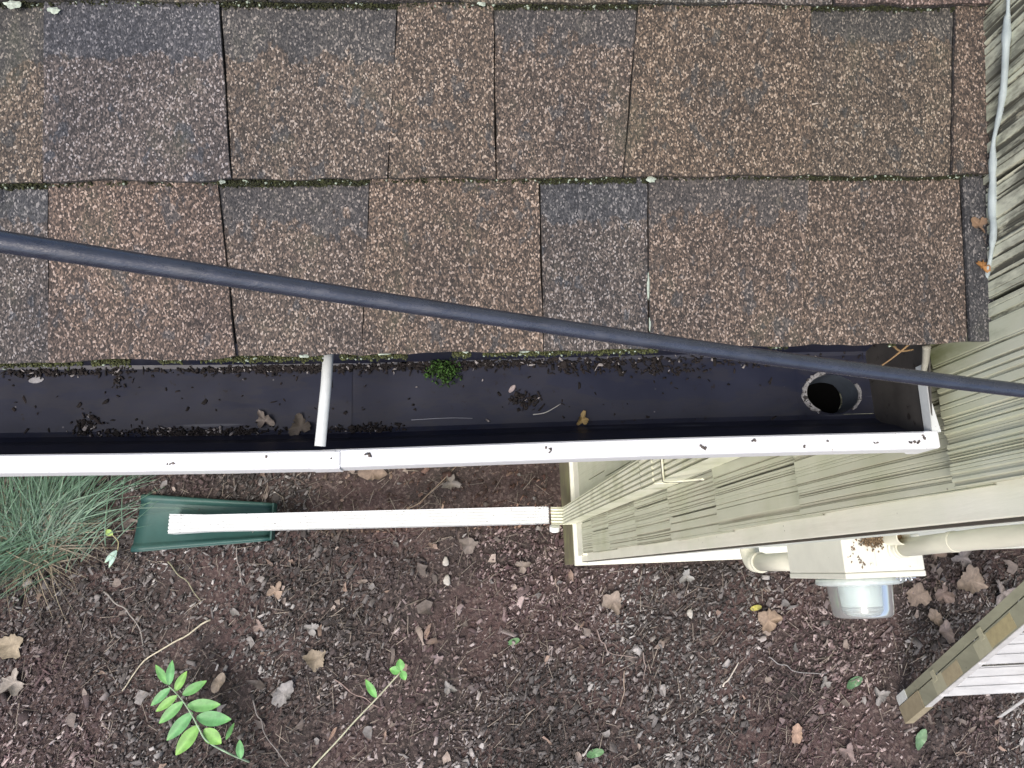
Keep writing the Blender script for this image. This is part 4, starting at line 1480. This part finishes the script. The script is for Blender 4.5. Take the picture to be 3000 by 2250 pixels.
# ------------------------------------------------------------------ moss, lichen, gutter debris
def moss_row(s, x0, x1, n, wid, dens, seed, bright=1.0, h0=.0014):
    r = np.random.default_rng(seed)
    x = r.uniform(x0, x1, n)
    k = (noise1(x, seed, 16) + .6 * noise1(x, seed + 1, 60)) > dens
    x = x[k]
    n = len(x)
    pos = np.array([roofpt(xx, s + r.normal(0, wid), h0 + abs(r.normal(0, .0014))) for xx in x])
    c = np.array([.046, .052, .018]) * r.uniform(.35, 1.5, (n, 1)) * bright
    pale = r.uniform(size=n) < .06
    c[pale] = np.array([.34, .40, .32])
    return pos, r.uniform(.0006, .0022, (n, 3)), c


P, S, Cc = [], [], []
for s, x0, x1, n, wid, dens, sd_, br in ((-.0005, -.45, .16, 6000, .0015, -.25, 3, 1.25), (-.0008, .14, .44, 900, .0009, .1, 4, .8), (.1405, -.45, .16, 11000, .0013, -.9, 5, .62), (.1402, .15, .45, 5000, .0009, -.55, 8, .5), (.2825, -.5, .45, 9000, .0014, -.7, 6, .55)):
    p_, s_, c_ = moss_row(s, x0, x1, n, wid, dens, sd_, br)
    P.append(p_); S.append(s_); Cc.append(c_)
v_, f_, c_ = crumbs(np.concatenate(P), np.concatenate(S), rng.uniform(0, 6, sum(map(len, P))), 1.0, np.concatenate(Cc))
obj('moss', v_, f_, M_MOSS, None, attrs={'col': c_}, label='green moss growing along the shingle butt edges', kind='stuff')
# moss tuft hanging into the gutter
n = 420
pos = np.stack([rng.normal(-.022, .0075, n), np.clip(rng.normal(.1965, .0055, n), .180, .213), FL + np.abs(rng.normal(.002, .004, n))], 1)
c = np.array([.035, .085, .015]) * rng.uniform(.2, 1.8, (n, 1))
v_, f_, c_ = crumbs(pos, rng.uniform(.0007, .0032, (n, 3)) * np.array([1.6, .6, .6]), rng.uniform(0, 6, n), 1.2, c)
obj('moss_tuft', v_, f_, M_MOSS, None, attrs={'col': c_}, label='bright green moss tuft on the gutter floor at the back', cat='moss tuft')
# lichen crusts
V, F, Cc = [], [], []
for x, s, a, b_ in ((.1556, .139, .0055, .0035), (.1517, .050, .0016, .012), (.1525, .020, .0012, .006), (-.3641, .1337, .0016, .010), (-.345, .279, .008, .0035), (-.315, .275, .005, .003), (-.19, .1400, .003, .002), (-.066, .001, .006, .0018), (.048, .000, .005, .0014), (-.13, .000, .005, .0016), (.0, .0005, .003, .0012), (.02, .281, .004, .002)):
    st = len(V)
    m_ = 14
    V.append(roofpt(x, s, .0108)); Cc.append((.42, .47, .40))
    for k in range(m_):
        w = 2 * math.pi * k / m_
        q = rng.uniform(.6, 1.15)
        V.append(roofpt(x + a * q * math.cos(w), s + b_ * q * math.sin(w), .0085)); Cc.append((.40, .46, .38))
    F += [(st, st + 1 + k, st + 1 + (k + 1) % m_) for k in range(m_)]
obj('lichen', V, F, M_MOSS, None, attrs={'col': np.array(Cc)}, label='pale green lichen crusts on the shingle joints', kind='stuff')
# black crumbs in the gutter
pos = []
for x, y, sx, sy, n in ((-.3663, .1506, .006, .005, 80), (-.350, .1405, .012, .004, 90), (-.25, .1400, .030, .0022, 420), (-.30, .1430, .02, .003, 120), (.0564, .164, .008, .004, 90), (-.395, .205, .03, .002, 160), (-.34, .2, .003, .006, 60),
                        (.13, .199, .03, .004, 180), (.205, .195, .02, .006, 90), (-.12, .203, .06, .003, 420), (-.17, .2045, .02, .002, 150), (-.22, .2045, .03, .002, 160), (-.10, .140, .02, .003, 120), (.02, .2035, .04, .003, 240), (.31, .200, .03, .003, 120), (-.05, .2040, .2, .0016, 420)):
    pos.append(np.stack([rng.normal(x, sx, n), np.clip(rng.normal(y, sy, n), .1385, .2085), FL + rng.uniform(.0, .0016, n)], 1))
n = 110
pos.append(np.stack([rng.uniform(-.46, .33, n), rng.uniform(.14, .206, n), np.full(n, FL + .0003)], 1))
pos = np.concatenate(pos)
n = len(pos)
c = np.array([.013, .010, .010]) * rng.uniform(.6, 1.8, (n, 1))
pl = rng.uniform(size=n) < .05
c[pl] = np.array([.30, .28, .28])
v_, f_, c_ = crumbs(pos, np.minimum(.006, .0007 + rng.gamma(1.3, .0009, (n, 3))) * np.array([1.5, 1, .32]), rng.uniform(0, 6, n), .25, c, jit=.38)
obj('gutter_debris', v_, f_, M_LITTER, None, attrs={'col': c_}, label='black crumbs of wet leaf rot along the gutter floor', kind='stuff')
# specks stuck on the white rim
pos = []
for x, y in ((-.1185, .0985), (-.085, .1010), (-.171, .1010), (.205, .0985), (.318, .1005), (.36, .0985), (.295, .097), (.405, .1020), (.398, .0970), (.39, .0965), (.25, .1030), (-.25, .0970), (.07, .1), (.412, .106)):
    m_ = int(rng.integers(2, 6))
    pos.append(np.stack([rng.normal(x, .0014, m_), rng.normal(y + yo(x), .0009, m_), np.full(m_, H - .6538)], 1))
pos = np.concatenate(pos)
n = len(pos)
v_, f_, c_ = crumbs(pos, rng.uniform(.0007, .0024, (n, 3)), rng.uniform(0, 6, n), .5, np.array([.12, .10, .09]) * rng.uniform(.5, 1.5, (n, 1)))
obj('rim_specks', v_, f_, M_LITTER, None, attrs={'col': c_}, label='dark specks of dirt on the white gutter rim', kind='stuff')
